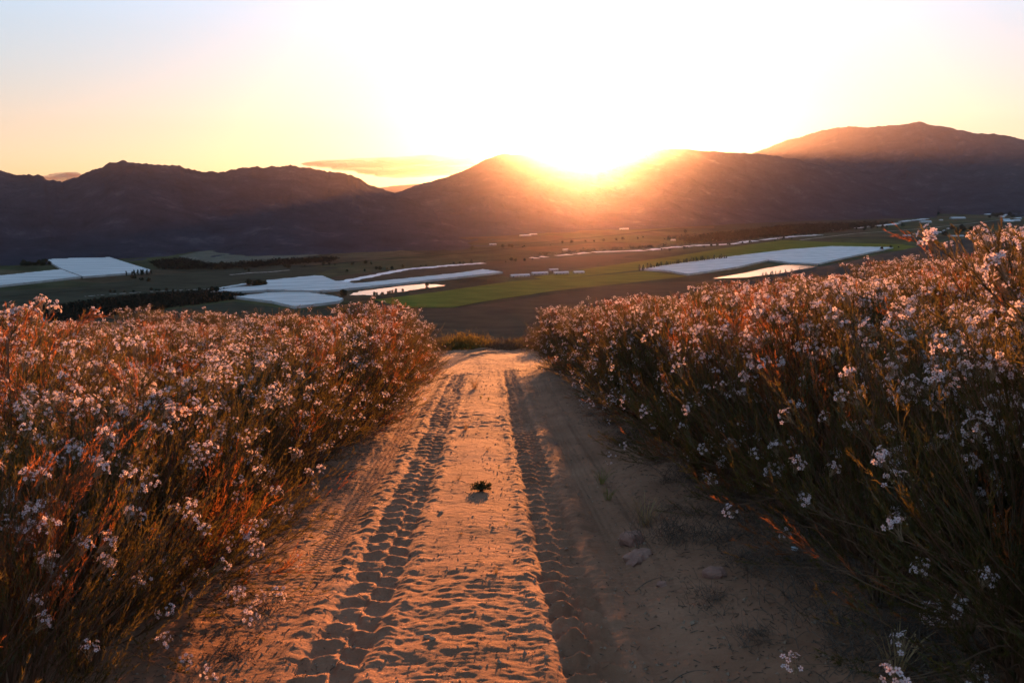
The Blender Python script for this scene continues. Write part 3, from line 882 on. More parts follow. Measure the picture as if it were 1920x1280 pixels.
def shed(px, py, L, W, H, rz, label, cat, group=None, roof=None, name="farm_shed"):
    p = vpt(px, py)
    e = empty(name, tuple(p), rz)
    tag(e, label, cat, group)
    obj("wall", box_mesh("wall", (-L / 2, -W / 2, 0), (L / 2, W / 2, H), M_wall), e)
    rh = W * .22
    l, w = L / 2 + .5, W / 2 + .6
    V = [(-l, -w, H - .1), (l, -w, H - .1), (l, 0, H + rh), (-l, 0, H + rh), (-l, w, H - .1), (l, w, H - .1),
         (-l, -w, H + .15), (l, -w, H + .15), (l, 0, H + rh + .25), (-l, 0, H + rh + .25), (-l, w, H + .15), (l, w, H + .15)]
    F = [(6, 7, 8, 9), (9, 8, 11, 10), (0, 3, 2, 1), (3, 4, 5, 2), (0, 1, 7, 6), (4, 10, 11, 5), (0, 6, 9, 3), (3, 9, 10, 4), (1, 2, 8, 7), (2, 5, 11, 8)]
    obj("roof", mesh_np("roof", np.array(V), [np.array(F)], roof or M_roof), e)
    for k in range(max(1, int(L / 9))):
        x = -L / 2 + (k + .5) * L / max(1, int(L / 9))
        obj("door" if k == 0 else "window", box_mesh("opening", (x - 1.2, -W / 2 - .08, 0.1 if k == 0 else 1.2), (x + 1.2, -W / 2 + .1, min(H - .5, 2.8)), M_dark), e)
def sheds(lst, label, group, cat="shed", **kw):
    for k, (px, py, L, W, H) in enumerate(lst):
        shed(px, py, L, W, H, random.uniform(.2, .55), label, cat, group, **kw)
shed(975, 519, 46, 12, 4, .35, "long low grey tunnel roof at the left end of the packing yard", 'shed')
shed(1012, 515, 40, 12, 4.5, .35, "long grey roofed shed in the middle of the packing yard", 'shed')
shed(1052, 514, 36, 12, 4, .3, "pale roofed shed at the right end of the packing yard", 'shed')
shed(1038, 508, 22, 9, 4, .3, "small pale shed behind the packing yard", 'shed')
shed(1085, 513, 26, 12, 4, .3, "low mauve roofed building right of the packing yard", 'shed')
shed(1795, 411, 96, 22, 8, .22, "bright long roofed shed above the farm at right", 'shed')
shed(1735, 418, 66, 18, 7, .22, "bright roofed shed left of the farm at right", 'shed')
shed(1794, 444, 56, 10, 4, .1, "bright low shed below the farm at right", 'shed')
sheds([(1764, 414, 20, 12, 5), (1770, 434, 16, 9, 4), (1762, 437, 12, 9, 4), (1778, 430, 14, 9, 4), (1700, 443, 34, 9, 3.5), (1716, 440, 22, 9, 4), (1742, 444, 12, 8, 4)], "small farm building among the trees at right", "small buildings of the right farm")
sheds([(1846 + random.uniform(0, 90), 396 + random.uniform(0, 22), random.uniform(24, 70), 16, 6) for _ in range(22)], "pale roofed building of the far village at right", "buildings of the far village", cat="building")
sheds([(1132, 414, 40, 14, 5), (1142, 410, 30, 12, 5), (1120, 418, 26, 12, 5), (1170, 431, 44, 14, 5)], "tiny pale roof at the foot of the central mountain", "roofs at the foot of the central mountain", cat="building")
sheds([(1262, 452, 18, 9, 5), (1340, 452, 14, 9, 4), (1060, 470, 16, 9, 4), (700, 440, 20, 10, 4), (924, 460, 24, 10, 4), (985, 443, 50, 12, 4), (1000, 441, 30, 12, 4)], "tiny pale roof scattered on the far valley floor", "scattered far roofs", cat="building")

# ------------------------------------------------------------------ flowering shrubs
def orth(n):
    n = n / np.maximum(np.linalg.norm(n, axis=-1, keepdims=True), 1e-9)
    h = np.where(np.abs(n[..., 2:3]) < .9, np.array([0, 0, 1.0]), np.array([1.0, 0, 0]))
    u = np.cross(h, n); u /= np.maximum(np.linalg.norm(u, axis=-1, keepdims=True), 1e-9)
    return n, u, np.cross(n, u)

def tubes(paths, radii, sides=3):
    """paths (n,k,3), radii (n,k)"""
    n, k, _ = paths.shape
    t = np.gradient(paths, axis=1)
    _, u, v = orth(t)
    a = np.arange(sides) * 2 * np.pi / sides
    ring = paths[:, :, None, :] + radii[:, :, None, None] * (np.cos(a)[None, None, :, None] * u[:, :, None, :] + np.sin(a)[None, None, :, None] * v[:, :, None, :])
    V = ring.reshape(-1, 3)
    base = (np.arange(n) * k * sides)[:, None, None] + (np.arange(k - 1) * sides)[None, :, None] + np.arange(sides)[None, None, :]
    nxt = (np.arange(n) * k * sides)[:, None, None] + (np.arange(k - 1) * sides)[None, :, None] + ((np.arange(sides) + 1) % sides)[None, None, :]
    F = np.stack([base, nxt, nxt + sides, base + sides], -1).reshape(-1, 4)
    return V, F

def flowers_mesh_arrays(pos, nrm, size, hi=False, seed=0):
    """five-petalled flowers; returns verts, tri faces, material index (0 petal, 1 eye)"""
    r = np.random.default_rng(seed)
    n = len(pos)
    nn, u, v = orth(nrm)
    sp = r.random(n) * 2 * np.pi
    uu = u * np.cos(sp)[:, None] + v * np.sin(sp)[:, None]
    vv = -u * np.sin(sp)[:, None] + v * np.cos(sp)[:, None]
    T, TF, TM = [], [], []
    for k in range(5):
        a = 2 * math.pi * k / 5
        if hi:
            pts = [(.16, 0, .02), (.42, .26, .10), (.80, .30, .16), (1.0, .0, .10), (.80, -.30, .16), (.42, -.26, .10)]
            tf = [(0, 1, 5), (1, 2, 5), (2, 4, 5), (2, 3, 4)]
        else:
            pts = [(.12, 0, .0), (.68, .36, .14), (1.0, 0, .10), (.68, -.36, .14)]
            tf = [(0, 1, 2), (0, 2, 3)]
        b = len(T)
        for (x, y, z) in pts:
            T.append((x * math.cos(a) - y * math.sin(a), x * math.sin(a) + y * math.cos(a), z))
        TF += [tuple(b + i for i in f) for f in tf]; TM += [0] * len(tf)
    b = len(T)
    m = 6 if hi else 3
    T += [(.20 * math.cos(2 * math.pi * k / m), .20 * math.sin(2 * math.pi * k / m), .09) for k in range(m)]
    T.append((0, 0, .12 if hi else .1))
    for k in range(m):
        TF.append((b + m, b + k, b + (k + 1) % m)); TM.append(1)
    T = np.array(T)
    cup = (.6 + 1.3 * r.random(n))[:, None, None]
    V = pos[:, None, :] + size[:, None, None] * (T[None, :, 0:1] * uu[:, None, :] + T[None, :, 1:2] * vv[:, None, :] + cup * T[None, :, 2:3] * nn[:, None, :])
    F = np.array(TF)[None] + (np.arange(n) * len(T))[:, None, None]
    return V.reshape(-1, 3), F.reshape(-1, 3), np.tile(np.array(TM), n)

def cluster_layout(r, n, spread):
    """flower positions and normals of one flat-topped cluster around the origin, facing +z"""
    q = np.sqrt(r.random(n)) * spread; a = r.random(n) * 2 * np.pi
    p = np.stack([q * np.cos(a), q * np.sin(a), spread * .55 - q * q / spread * .55 + r.normal(size=n) * .009], 1)
    nr = np.stack([p[:, 0] * 1.1, p[:, 1] * 1.1, np.full(n, spread * .7)], 1) + r.normal(size=(n, 3)) * spread * .35
    return p, nr

def stalks(r, p, n):
    a = np.zeros((n, 3, 3)); a[:, 2] = p; a[:, 0] = np.array([0, 0, -.05]) + r.normal(size=(n, 3)) * .004
    a[:, 1] = (a[:, 0] + a[:, 2]) / 2 * np.array([.7, .7, 1])
    return a

CL = []
for k in range(6):
    r = np.random.default_rng(100 + k)
    n = int(r.integers(9, 19))
    sprd = r.uniform(.035, .055)
    p, nr = cluster_layout(r, n, sprd)
    V, F, MI = flowers_mesh_arrays(p, nr, r.uniform(.0090, .0128, n), True, k)
    SV, SF = tubes(stalks(r, p, n), np.full((n, 3), .0009), 3)
    nb = int(r.integers(6, 14))
    bp, bn = cluster_layout(r, nb, sprd * 1.15)
    bp[:, 2] -= .006
    oc = np.array([(1, 0, 0), (-1, 0, 0), (0, 1, 0), (0, -1, 0), (0, 0, 1.3), (0, 0, -1)]) * .0036
    of = np.array([(0, 2, 4), (2, 1, 4), (1, 3, 4), (3, 0, 4), (2, 0, 5), (1, 2, 5), (3, 1, 5), (0, 3, 5)])
    BV = (bp[:, None] + oc[None]).reshape(-1, 3); BF = (of[None] + (np.arange(nb) * 6)[:, None, None]).reshape(-1, 3)
    b1 = len(V); b2 = b1 + len(BV)
    CL.append(mesh_np("flower_cluster", np.concatenate([V, BV, SV]), [F, BF + b1, SF + b2], mats=[M_petal, M_eye, M_bud],
                      midx=np.concatenate([MI, np.full(len(BF), 2), np.full(len(SF), 2)])))

def bez(p0, p1, p2, t):
    t = t[None, :, None]
    return p0[:, None] * (1 - t) ** 2 + 2 * p1[:, None] * t * (1 - t) + p2[:, None] * t ** 2

def shrub_proto(seed, H=1.5, RAD=.78, red=.25, nmain=60, ntw=8, ncl=120, lean=(0, 0)):
    r = np.random.default_rng(seed)
    def prof(h):           # radius of the bush at height fraction h
        return RAD * np.clip(np.sin(np.pi * (np.clip(h, 0, 1) ** .95 * .72 + .25)), .05, 1) ** .75
    def shell(n, hlo=.28, hhi=1.0, depth=.35):
        h = hlo + (hhi - hlo) * r.random(n) ** .75
        a = r.random(n) * 2 * np.pi
        lob = 1 + .16 * np.sin(a * 3 + seed) + .12 * np.sin(a * 5 + h * 6 + seed * 2)
        q = prof(h) * lob * (1 - depth * r.random(n) ** 1.6)
        hh = h * H * (1 + .07 * np.sin(a * 2 + seed) + .05 * r.normal(size=n))
        return np.stack([q * np.cos(a) + lean[0] * h, q * np.sin(a) + lean[1] * h, hh], 1), a, h
    nlow = int(nmain * .36)
    t1, a1_, h1 = shell(nmain - nlow, .45, 1.0, .5)
    t2, a2_, h2 = shell(nlow, .04, .42, .25)
    tips = np.concatenate([t1, t2]); a = np.concatenate([a1_, a2_])
    base = np.stack([.10 * np.cos(a) * r.random(nmain), .10 * np.sin(a) * r.random(nmain), np.full(nmain, -.03)], 1)
    midp = base + (tips - base) * np.array([.25, .25, .62]) + np.where(np.arange(nmain)[:, None] >= nmain - nlow, np.array([0, 0, .22]), 0) + r.normal(size=(nmain, 3)) * .06
    tt = np.linspace(0, 1, 7)
    mp = bez(base, midp, tips, tt)
    mp[:, 1:-1] += r.normal(size=mp[:, 1:-1].shape) * .012
    mv, mf = tubes(mp, np.linspace(.0075, .0018, 7)[None] * r.uniform(.7, 1.3, (nmain, 1)), 4)
    # twigs leave the main stems and run up to the shell of the bush
    n2 = nmain * ntw
    par = np.repeat(np.arange(nmain), ntw)
    t0 = r.uniform(.22, .94, n2)
    st = bez(base, midp, tips, np.array([0.0]))[par, 0]
    p0, p1, p2 = base[par], midp[par], tips[par]
    tz = t0[:, None]
    st = p0 * (1 - tz) ** 2 + 2 * p1 * tz * (1 - tz) + p2 * tz ** 2
    dirm = 2 * (1 - tz) * (p1 - p0) + 2 * tz * (p2 - p1)
    dirm /= np.linalg.norm(dirm, axis=1)[:, None]
    out_ = st * np.array([1, 1, 0]); out_ /= np.maximum(np.linalg.norm(out_, axis=1)[:, None], .02)
    L = r.uniform(.22, .55, n2)[:, None]
    en = st + L * (dirm * .75 + out_ * .35 * r.random((n2, 1)) + np.array([0, 0, .35]) + r.normal(size=(n2, 3)) * .20)
    en[:, 2] = np.minimum(en[:, 2], H * (1.0 + .08 * r.random(n2)))
    mi = st + (en - st) * .5 + dirm * L * .12 + r.normal(size=(n2, 3)) * .015
    tp = bez(st, mi, en, np.linspace(0, 1, 5))
    tv, tf = tubes(tp, np.linspace(.0028, .0011, 5)[None] * np.ones((n2, 1)), 3)
    # sprigs: the last fine order, carrying the needles
    ns = 5
    n3 = n2 * ns
    p3 = np.repeat(np.arange(n2), ns)
    ts = r.uniform(.25, 1.0, n3)[:, None]
    a0, a1, a2 = st[p3], mi[p3], en[p3]
    ss = a0 * (1 - ts) ** 2 + 2 * a1 * ts * (1 - ts) + a2 * ts ** 2
    ds = 2 * (1 - ts) * (a1 - a0) + 2 * ts * (a2 - a1); ds /= np.linalg.norm(ds, axis=1)[:, None]
    se = ss + r.uniform(.08, .20, (n3, 1)) * (ds * .9 + np.array([0, 0, .32]) + r.normal(size=(n3, 3)) * .20)
    se[:, 2] = np.minimum(se[:, 2], H * (1.03 + .05 * r.random(n3)))
    sv, sf = tubes(np.stack([ss, se], 1), np.tile(np.array([.0014, .0007]), (n3, 1)), 3)
    # needles
    nn_ = 30
    n4 = n3 * nn_
    p4 = np.repeat(np.arange(n3), nn_)
    tn = r.uniform(.02, 1.05, n4)[:, None]
    np0 = ss[p4] * (1 - tn) + se[p4] * tn
    dn = se[p4] - ss[p4]; dn /= np.linalg.norm(dn, axis=1)[:, None]
    nd = dn * .95 + r.normal(size=(n4, 3)) * .27; nd /= np.linalg.norm(nd, axis=1)[:, None]
    ln = r.uniform(.018, .036, (n4, 1))
    side = np.cross(nd, r.normal(size=(n4, 3))); side /= np.maximum(np.linalg.norm(side, axis=1)[:, None], 1e-6)
    w = .0019
    NV = np.stack([np0 - side * w, np0 + side * w, np0 + nd * ln], 1).reshape(-1, 3)
    NF = np.arange(n4 * 3).reshape(-1, 3)
    redtw = (vnoise(st[:, 0] * 3.5, st[:, 1] * 3.5 + st[:, 2] * 2.0, seed) + .5) < red
    nm = redtw[p3][p4].astype(int)
    stems = mesh_np("stems", np.concatenate([mv, tv, sv]), [mf, tf + len(mv), sf + len(mv) + len(tv)], M_stem)
    foliage = mesh_np("foliage", NV, NF, mats=[M_leaf, M_leaf2], midx=nm)
    # flower clusters at the ends of the upper twigs
    score = en[:, 2] / H + .25 * np.hypot(en[:, 0], en[:, 1]) / RAD + r.normal(size=n2) * .25
    order = np.argsort(-score)[:ncl]
    low = np.where((np.hypot(en[:, 0], en[:, 1]) > .72 * RAD) & (en[:, 2] > .22 * H) & (en[:, 2] < .72 * H))[0]
    order = np.concatenate([order, r.choice(low, 20, replace=False)])
    cp = en[order]
    cd = (en - mi)[order]; cd /= np.linalg.norm(cd, axis=1)[:, None]
    cd = cd + np.array([0, 0, .5]) + r.normal(size=cd.shape) * .35
    cd /= np.linalg.norm(cd, axis=1)[:, None]
    # the joined version for bushes too far to pick clusters apart
    FP, FN = [], []
    _, cu, cv = orth(cd)
    for i in range(len(cp)):
        k = int(r.integers(8, 15))
        p, nr = cluster_layout(r, k, r.uniform(.035, .06))
        FP.append(cp[i] + p[:, 0:1] * cu[i] + p[:, 1:2] * cv[i] + p[:, 2:3] * cd[i])
        FN.append(nr[:, 0:1] * cu[i] + nr[:, 1:2] * cv[i] + nr[:, 2:3] * cd[i])
    FP = np.concatenate(FP); FN = np.concatenate(FN)
    fv, ff, fm = flowers_mesh_arrays(FP, FN, r.uniform(.0082, .0122, len(FP)), False, seed)
    flowers = mesh_np("flowers", fv, ff, mats=[M_petal, M_eye], midx=fm)
    return dict(stems=stems, foliage=foliage, flowers=flowers, cp=cp, cd=cd, H=H)

PROTO = [shrub_proto(1, ncl=108, red=.2), shrub_proto(2, ncl=104, red=.22, RAD=.84), shrub_proto(3, ncl=100, red=.2, RAD=.76), shrub_proto(4, ncl=104, red=.25),
         shrub_proto(5, ncl=100, red=.28, H=1.45, RAD=.80)]
ORD = ["first", "second", "third", "fourth", "fifth", "sixth", "seventh", "eighth", "ninth", "tenth", "eleventh", "twelfth", "thirteenth", "fourteenth", "fifteenth",
       "sixteenth", "seventeenth", "eighteenth", "nineteenth", "twentieth", "twenty-first", "twenty-second", "twenty-third", "twenty-fourth", "twenty-fifth", "twenty-sixth", "twenty-seventh", "twenty-eighth", "twenty-ninth", "thirtieth", "thirty-first", "thirty-second", "thirty-third"]
nclu = 0
def add_shrub(s, y, scale, label, group, near):
    global nclu
    x = s + math.tan(AZ) * y
    z = float(ground(x, y))
    P = random.choice(PROTO)
    rz = random.random() * 2 * math.pi
    e = empty("flowering_shrub", (x, y, z - .02), rz, scale)
    e.rotation_euler = (random.gauss(0, .05), random.gauss(0, .05) + .04, rz)
    tag(e, label, 'flowering shrub', group)
    a = obj("stems", P['stems'], e); a['kind'] = 'stuff'
    b = obj("foliage", P['foliage'], e); b['kind'] = 'stuff'
    if near:
        for k in range(len(P['cp'])):
            if s < 0 and k % 6 == 1: continue
            if s > 0 and k >= len(P['cp']) - 17: continue
            c = obj("flower_cluster", CL[(k * 7 + nclu) % len(CL)], e)
            q = Vector(P['cd'][k]).to_track_quat('Z', 'Y')
            c.matrix_local = Matrix.Translation(Vector(P['cp'][k])) @ q.to_matrix().to_4x4() @ Matrix.Scale(random.uniform(.85, 1.2), 4)
            nclu += 1
    else:
        c = obj("flowers", P['flowers'], e); c['kind'] = 'stuff'
    return e

def in_view(x, y, m):
    cy = y * CP; return y > .8 and abs(x) < (y + 1.0) * (960 / FPX) * 1.03 + m
count = 0
for side in (-1, 1):
    for rw in range(8):
        first = 1.95 if side < 0 else 2.14
        k = 0
        y = (2.0 if side < 0 else 2.3) + (rw % 2) * .4 + rw * .2
        yend = (19.2 if side < 0 else 21.3) + (.5 * math.sin(rw * 2.1) if rw else 0)
        while y < yend:
            taper = np.clip((y - 4) / 17, 0, 1)
            s = side * (first + rw * (1.55 if side < 0 else 1.6) + (.25 if side > 0 and rw else 0) - (.10 if side < 0 else .34) * taper * (1 if rw == 0 else .3)) + random.gauss(0, .07)
            if side > 0 and rw == 0: s += .22 * float(np.clip((6.3 - y) / 2.6, 0, 1))
            x = s + math.tan(AZ) * y
            if in_view(x, y, 1.0):
                if side > 0:
                    sc_ = np.interp(y, [3, 5, 8, 13, 21], [1.09, 1.06, .98, .92, .87])
                else:
                    sc_ = np.interp(y, [3, 5, 9, 19], [.95, .94, .95, 1.01])
                sc_ *= random.uniform(.87, 1.09) * (1 + .30 * float(vnoise(np.array(x * .55), np.array(y * .40), 5)))
                if side < 0: sc_ *= .925 - .05 * min(rw, 3) / 3
                sd = "left" if side < 0 else "right"
                if rw == 0:
                    lab = f"pale pink shrub, {ORD[k]} from the viewer along the {sd} edge of the track"
                    grp = f"flowering shrubs lining the {sd} edge of the track"
                else:
                    lab = f"pale pink shrub, {ORD[k]} from the viewer in the {ORD[rw]} row {sd} of the track"
                    grp = f"flowering shrubs in the field {sd} of the track"
                d = math.hypot(x, y)
                add_shrub(s, y, float(sc_), lab, grp, d < 6.2)
                count += 1; k += 1
            y += random.uniform(.84, .98) * (.84 if rw < 2 else 1)
for s_, y_, q_, lab in ((3.75, 5.35, 1.20, "tallest pale pink shrub, its flower heads rising above the right skyline"),
                        (-3.1, 4.6, 1.10, "pale pink shrub whose sprigs stand highest over the left near corner"),
                        (2.25, 3.0, 1.0, "pale pink shrub nearest the viewer at the lower right corner")):
    add_shrub(s_, y_, q_, lab, "taller flowering shrubs close to the viewer", True)
print("shrubs", count, "clusters", nclu)

# ------------------------------------------------------------------ small plants, stones and litter on and beside the track
def blades(n, h, spread, w, mat, name, seed, droop=.6):
    r = np.random.default_rng(seed)
    a = r.random(n) * 2 * np.pi
    b = np.stack([np.cos(a), np.sin(a), 0 * a], 1)
    p0 = b * (spread * .25 * r.random((n, 1)))
    hh = h * r.uniform(.5, 1, (n, 1))
    p2 = p0 + b * spread * r.uniform(.3, 1, (n, 1)) + np.array([0, 0, 1]) * hh
    p1 = p0 + b * spread * .15 + np.array([0, 0, 1]) * hh * droop * 1.3
    P = bez(p0, p1, p2, np.linspace(0, 1, 4))
    sd = np.cross(b, [0, 0, 1]); ww = np.array([.8, 1, .7, .1])[None, :, None] * w
    V = np.stack([P - sd[:, None] * ww, P + sd[:, None] * ww], 2).reshape(-1, 3)
    i = (np.arange(n) * 8)[:, None] + (np.arange(3) * 2)[None]
    i = i.ravel()
    return mesh_np(name, V, np.stack([i, i + 1, i + 3, i + 2], 1), mat)
def gpt(px, py):
    """point of the near hillside seen at a pixel"""
    d = ray(px, py)
    lo, hi = 1.0, 60.0
    for _ in range(50):
        m = (lo + hi) / 2
        if CAMH + d[2] * m > float(hill(d[0] * m, d[1] * m)): lo = m
        else: hi = m
    x, y = d[0] * lo, d[1] * lo
    return x, y, float(ground(x, y))

# leafy weed in the middle of the track
x, y, z = gpt(903, 926)
wd = empty("weed_plant", (x, y, z - .005), .4, .8)
tag(wd, "small dark leafy weed standing alone on the sand ridge between the ruts", 'weed')
r = np.random.default_rng(8)
def leaf_plant(n, h, R, lw, ll, seed, mat):
    r = np.random.default_rng(seed)
    a = r.random(n) * 2 * np.pi; q = R * np.sqrt(r.random(n))
    tip = np.stack([q * np.cos(a), q * np.sin(a), h * r.uniform(.5, 1, n) * (1 - .35 * (q / R) ** 2)], 1)
    P = bez(np.zeros((n, 3)), tip * np.array([.35, .35, .6]), tip, np.linspace(0, 1, 5))
    sv, sf = tubes(P, np.tile(np.linspace(.002, .001, 5), (n, 1)), 3)
    m = 12
    t = r.uniform(.3, 1.05, (n, m, 1))
    lp = (P[:, :1] * (1 - t) ** 2 + 2 * (tip * np.array([.35, .35, .6]))[:, None] * t * (1 - t) + tip[:, None] * t ** 2).reshape(-1, 3)
    d = r.normal(size=lp.shape) * .6 + np.array([0, 0, .7]); d /= np.linalg.norm(d, axis=1)[:, None]
    sdv = np.cross(d, r.normal(size=lp.shape)); sdv /= np.linalg.norm(sdv, axis=1)[:, None]
    L = ll * r.uniform(.6, 1.1, (len(lp), 1))
    LV = np.stack([lp, lp + d * L * .5 + sdv * lw, lp + d * L, lp + d * L * .5 - sdv * lw], 1).reshape(-1, 3)
    LF = np.arange(len(LV)).reshape(-1, 4)
    return mesh_np("weed_stems", sv, sf, M_stem), mesh_np("weed_leaves", LV, LF, mat)
a_, b_ = leaf_plant(64, .095, .13, .0065, .036, 4, M_weed)
obj("stems", a_, wd); q = obj("leaves", b_, wd); q['kind'] = 'stuff'

tm = [blades(38, .16, .12, .0022, M_straw, "blades", 3), blades(30, .12, .10, .002, M_grass, "blades", 4)]
for (px, py, sc_, k, lab) in [
        (890, 732, 1.6, 0, "orange dry grass tuft at the far end of the sand ridge"),
        (873, 808, .9, 0, "small dry tuft beside the left rut halfway down the track"),
        (902, 748, .7, 1, "tiny grass tuft just below the far dry tuft"),
        (916, 752, .6, 1, "tiny grass tuft right of another on the far sand ridge"),
        (1128, 905, 1.5, 1, "loose green grass tuft in the shade right of the track"),
        (1140, 935, 1.2, 1, "lower green grass tuft in the shade right of the track"),
        (860, 905, .35, 0, "faint dry sprout on the sand ridge left of the leafy weed"),
        (950, 990, .30, 1, "tiny green sprout near the right rut beyond the foreground"),
        (865, 1010, .28, 0, "tiny dry sprout just below the dark sand clod"),
        (915, 850, .40, 0, "small dry sprout on the ridge above the leafy weed"),
        (935, 880, .30, 1, "tiny sprout just right of and above the leafy weed"),
        (930, 1085, .45, 0, "tiny dry sprout near the middle of the track in the foreground"),
        (1210, 980, 1.6, 0, "dead tuft beside the red stones at the right edge"),
        (1680, 1262, 1.5, 0, "spiky dead grass tuft at the lower right corner")]:
    x, y, z = gpt(px, py)
    o = obj("grass_tuft", tm[k], loc=(x, y, z - .01)); o.scale = (sc_,) * 3; o.rotation_euler = (0, 0, random.random() * 6)
    tag(o, lab, 'grass tuft')

# low dead brush lying in the shade at right
def brush(n, R, h, seed, mat=M_dead, rad=.0016):
    r = np.random.default_rng(seed)
    a = r.random(n) * 2 * np.pi
    p0 = np.stack([R * .6 * r.normal(size=n), R * .6 * r.normal(size=n), r.random(n) * .02], 1)
    d = np.stack([np.cos(a), np.sin(a), r.uniform(.05, 1.0, n)], 1)
    p2 = p0 + d * np.array([R * .7, R * .7, h]) * r.uniform(.4, 1, (n, 1))
    p1 = (p0 + p2) / 2 + r.normal(size=(n, 3)) * R * .12 + np.array([0, 0, h * .2])
    P = bez(p0, p1, p2, np.linspace(0, 1, 5))
    return mesh_np("brush", *tubes(P, np.tile(np.linspace(rad, rad * .4, 5), (n, 1)), 3), mat)
for (px, py, R, h, n, lab) in [
        (1262, 1010, .22, .25, 220, "tangled dark dead brush behind the red stones"),
        (1330, 1130, .13, .10, 120, "flat dark patch of dead brush in the shaded sand"),
        (1420, 1195, .12, .08, 110, "low dark brush patch near the lower right sand"),
        (1500, 1070, .30, .16, 200, "wide tangle of fine dead stems under the right shrubs"),
        (1640, 1150, .28, .22, 200, "grey tangle of dead stems at the foot of the right shrubs"),
        (505, 1140, .10, .06, 120, "dark dead brush at the left edge of the track"),
        (440, 1225, .10, .06, 120, "dead brush on the sand by the lower left shrub"),
        (560, 930, .12, .06, 90, "thin litter of twigs at the foot of the left shrubs")]:
    x, y, z = gpt(px, py)
    o = obj("dead_brush", brush(n, R, h, px), loc=(x, y, z - .005))
    tag(o, lab, 'dead brush', kind='stuff')

bm_ = [brush(110, .16, .13, 900 + q) for q in range(4)]
for k in range(70):
    yy_ = 3.2 + 9.5 * random.random() ** 1.6
    s_ = random.gauss(1.85 + .25 * (yy_ < 5), .26)
    x = s_ + math.tan(AZ) * yy_
    o = obj("dead_brush", bm_[k % 4], loc=(x, yy_, float(ground(x, yy_)) - .01)); o.rotation_euler = (0, 0, random.random() * 6); o.scale = (random.uniform(.7, 1.6),) * 3
    tag(o, "dark dead brush tangled in the shade along the foot of the right shrubs", 'dead brush', 'dead brush along the foot of the right shrubs', kind='stuff')

# loose pale straw stalks, lower right
r = np.random.default_rng(77)
for k, (x0, y0, x1, y1) in enumerate([(1709, 1010, 1850, 1190), (1745, 1080, 1905, 1280), (1700, 1200, 1800, 1212), (1865, 1150, 1850, 1280), (1560, 1000, 1600, 1090), (1820, 1060, 1880, 1160)]):
    gx_, gy_, gz_ = gpt(x1, min(y1, 1275))
    d = ray(x0, y0); t = gy_ / d[1] * 1.02
    top = np.array([d[0] * t, d[1] * t, CAMH + d[2] * t])
    b0 = np.array([gx_, gy_, gz_])
    P = bez(np.zeros((1, 3)), ((top - b0) * .5 + np.array([.02, 0, .03]))[None], (top - b0)[None], np.linspace(0, 1, 8))
    o = obj("straw_stalk", mesh_np("straw_stalk", *tubes(P, np.linspace(.0022, .001, 8)[None], 4), M_straw), loc=tuple(b0))
    tag(o, ["longest pale stalk leaning left over the dark lower right sand", "second long pale stalk leaning left below the longest one", "short pale stalk lying almost flat at lower right",
            "upright pale stalk near the lower right corner", "thin curved stalk under the right shrubs", "short slanting stalk beneath the right shrubs"][k], 'stalk')

# stones
def stone_mesh(seed, sx, sy, sz, mat):
    import bmesh
    bm = bmesh.new(); bmesh.ops.create_icosphere(bm, subdivisions=3, radius=1)
    for v in bm.verts:
        c = v.co
        n = float(fbm(np.array(c.x * 1.6 + seed), np.array(c.y * 1.6 + c.z * 1.3), 4, seed))
        f = 1 + .42 * n
        c.x = math.copysign(abs(c.x) ** .75, c.x) * sx * f; c.y = math.copysign(abs(c.y) ** .75, c.y) * sy * f; c.z = math.copysign(abs(c.z) ** .7, c.z) * sz * f
    me = bpy.data.meshes.new("stone"); bm.to_mesh(me); bm.free(); me.materials.append(mat)
    return me
for (px, py, sx, sy, sz, lab) in [
        (1182, 1015, .085, .07, .075, "upright red sandstone beside the dead brush right of the track"),
        (1195, 1045, .11, .08, .04, "flat broken red stone just below the upright stone"),
        (1338, 1080, .07, .05, .035, "flat reddish stone in the shade under the right shrubs"),
        (1240, 1098, .035, .03, .015, "small pink stone chip on the shaded sand"),
        (940, 656, .16, .12, .12, "dark stone on the crossing at the end of the track"),
        (1042, 832, .022, .02, .015, "tiny dark stone beside the right rut halfway down")]:
    x, y, z = gpt(px, py)
    o = obj("stone", stone_mesh(px, sx, sy, sz, M_stone), loc=(x, y, z + sz * .3)); o.rotation_euler = (0, 0, random.random() * 3)
    tag(o, lab, 'stone')
for (px, py, s_, lab) in [(827, 968, .020, "dark sand clod between the left rut and the weed"), (801, 1203, .018, "dark clod on the sand ridge in the foreground"),
                          (812, 1212, .014, "smaller clod touching the foreground clod")]:
    x, y, z = gpt(px, py)
    o = obj("sand_clod", stone_mesh(px, s_, s_, s_ * .8, M_clod), loc=(x, y, z + s_ * .2)); tag(o, lab, 'clod')
# white scrap
x, y, z = gpt(1490, 1036)
o = obj("plastic_scrap", stone_mesh(9, .022, .018, .012, M_white), loc=(x, y, z + .02)); tag(o, "small white scrap caught in the dead brush at right", 'scrap')

# twigs lying on the sand
for k, (px, py, L, a, lab) in enumerate([(1180, 880, .12, .8, "thin twig lying on the shaded sand right of the ruts"), (900, 1105, .10, -.7, "small curved twig on the lit sand in the foreground"),
                                        (540, 1020, .40, .7, "long bare twig reaching from the left shrub over the sand"), (560, 1050, .35, -.5, "bare twig crossing another beside the left shrub"),
                                        (1290, 1275, .25, .5, "dark twig at the bottom edge right of the ruts"), (1225, 1095, .30, .6, "long curved dark twig in the shaded sand")]):
    x, y, z = gpt(px, py)
    P = bez(np.array([[-L / 2, 0, 0.004]]), np.array([[0, .04, .04 + .1 * (k in (2, 3))]]), np.array([[L / 2, 0, .01]]), np.linspace(0, 1, 8))
    o = obj("twig", mesh_np("twig", *tubes(P, np.linspace(.003, .0012, 8)[None], 5), M_dead), loc=(x, y, z)); o.rotation_euler = (0, 0, a); tag(o, lab, 'twig')

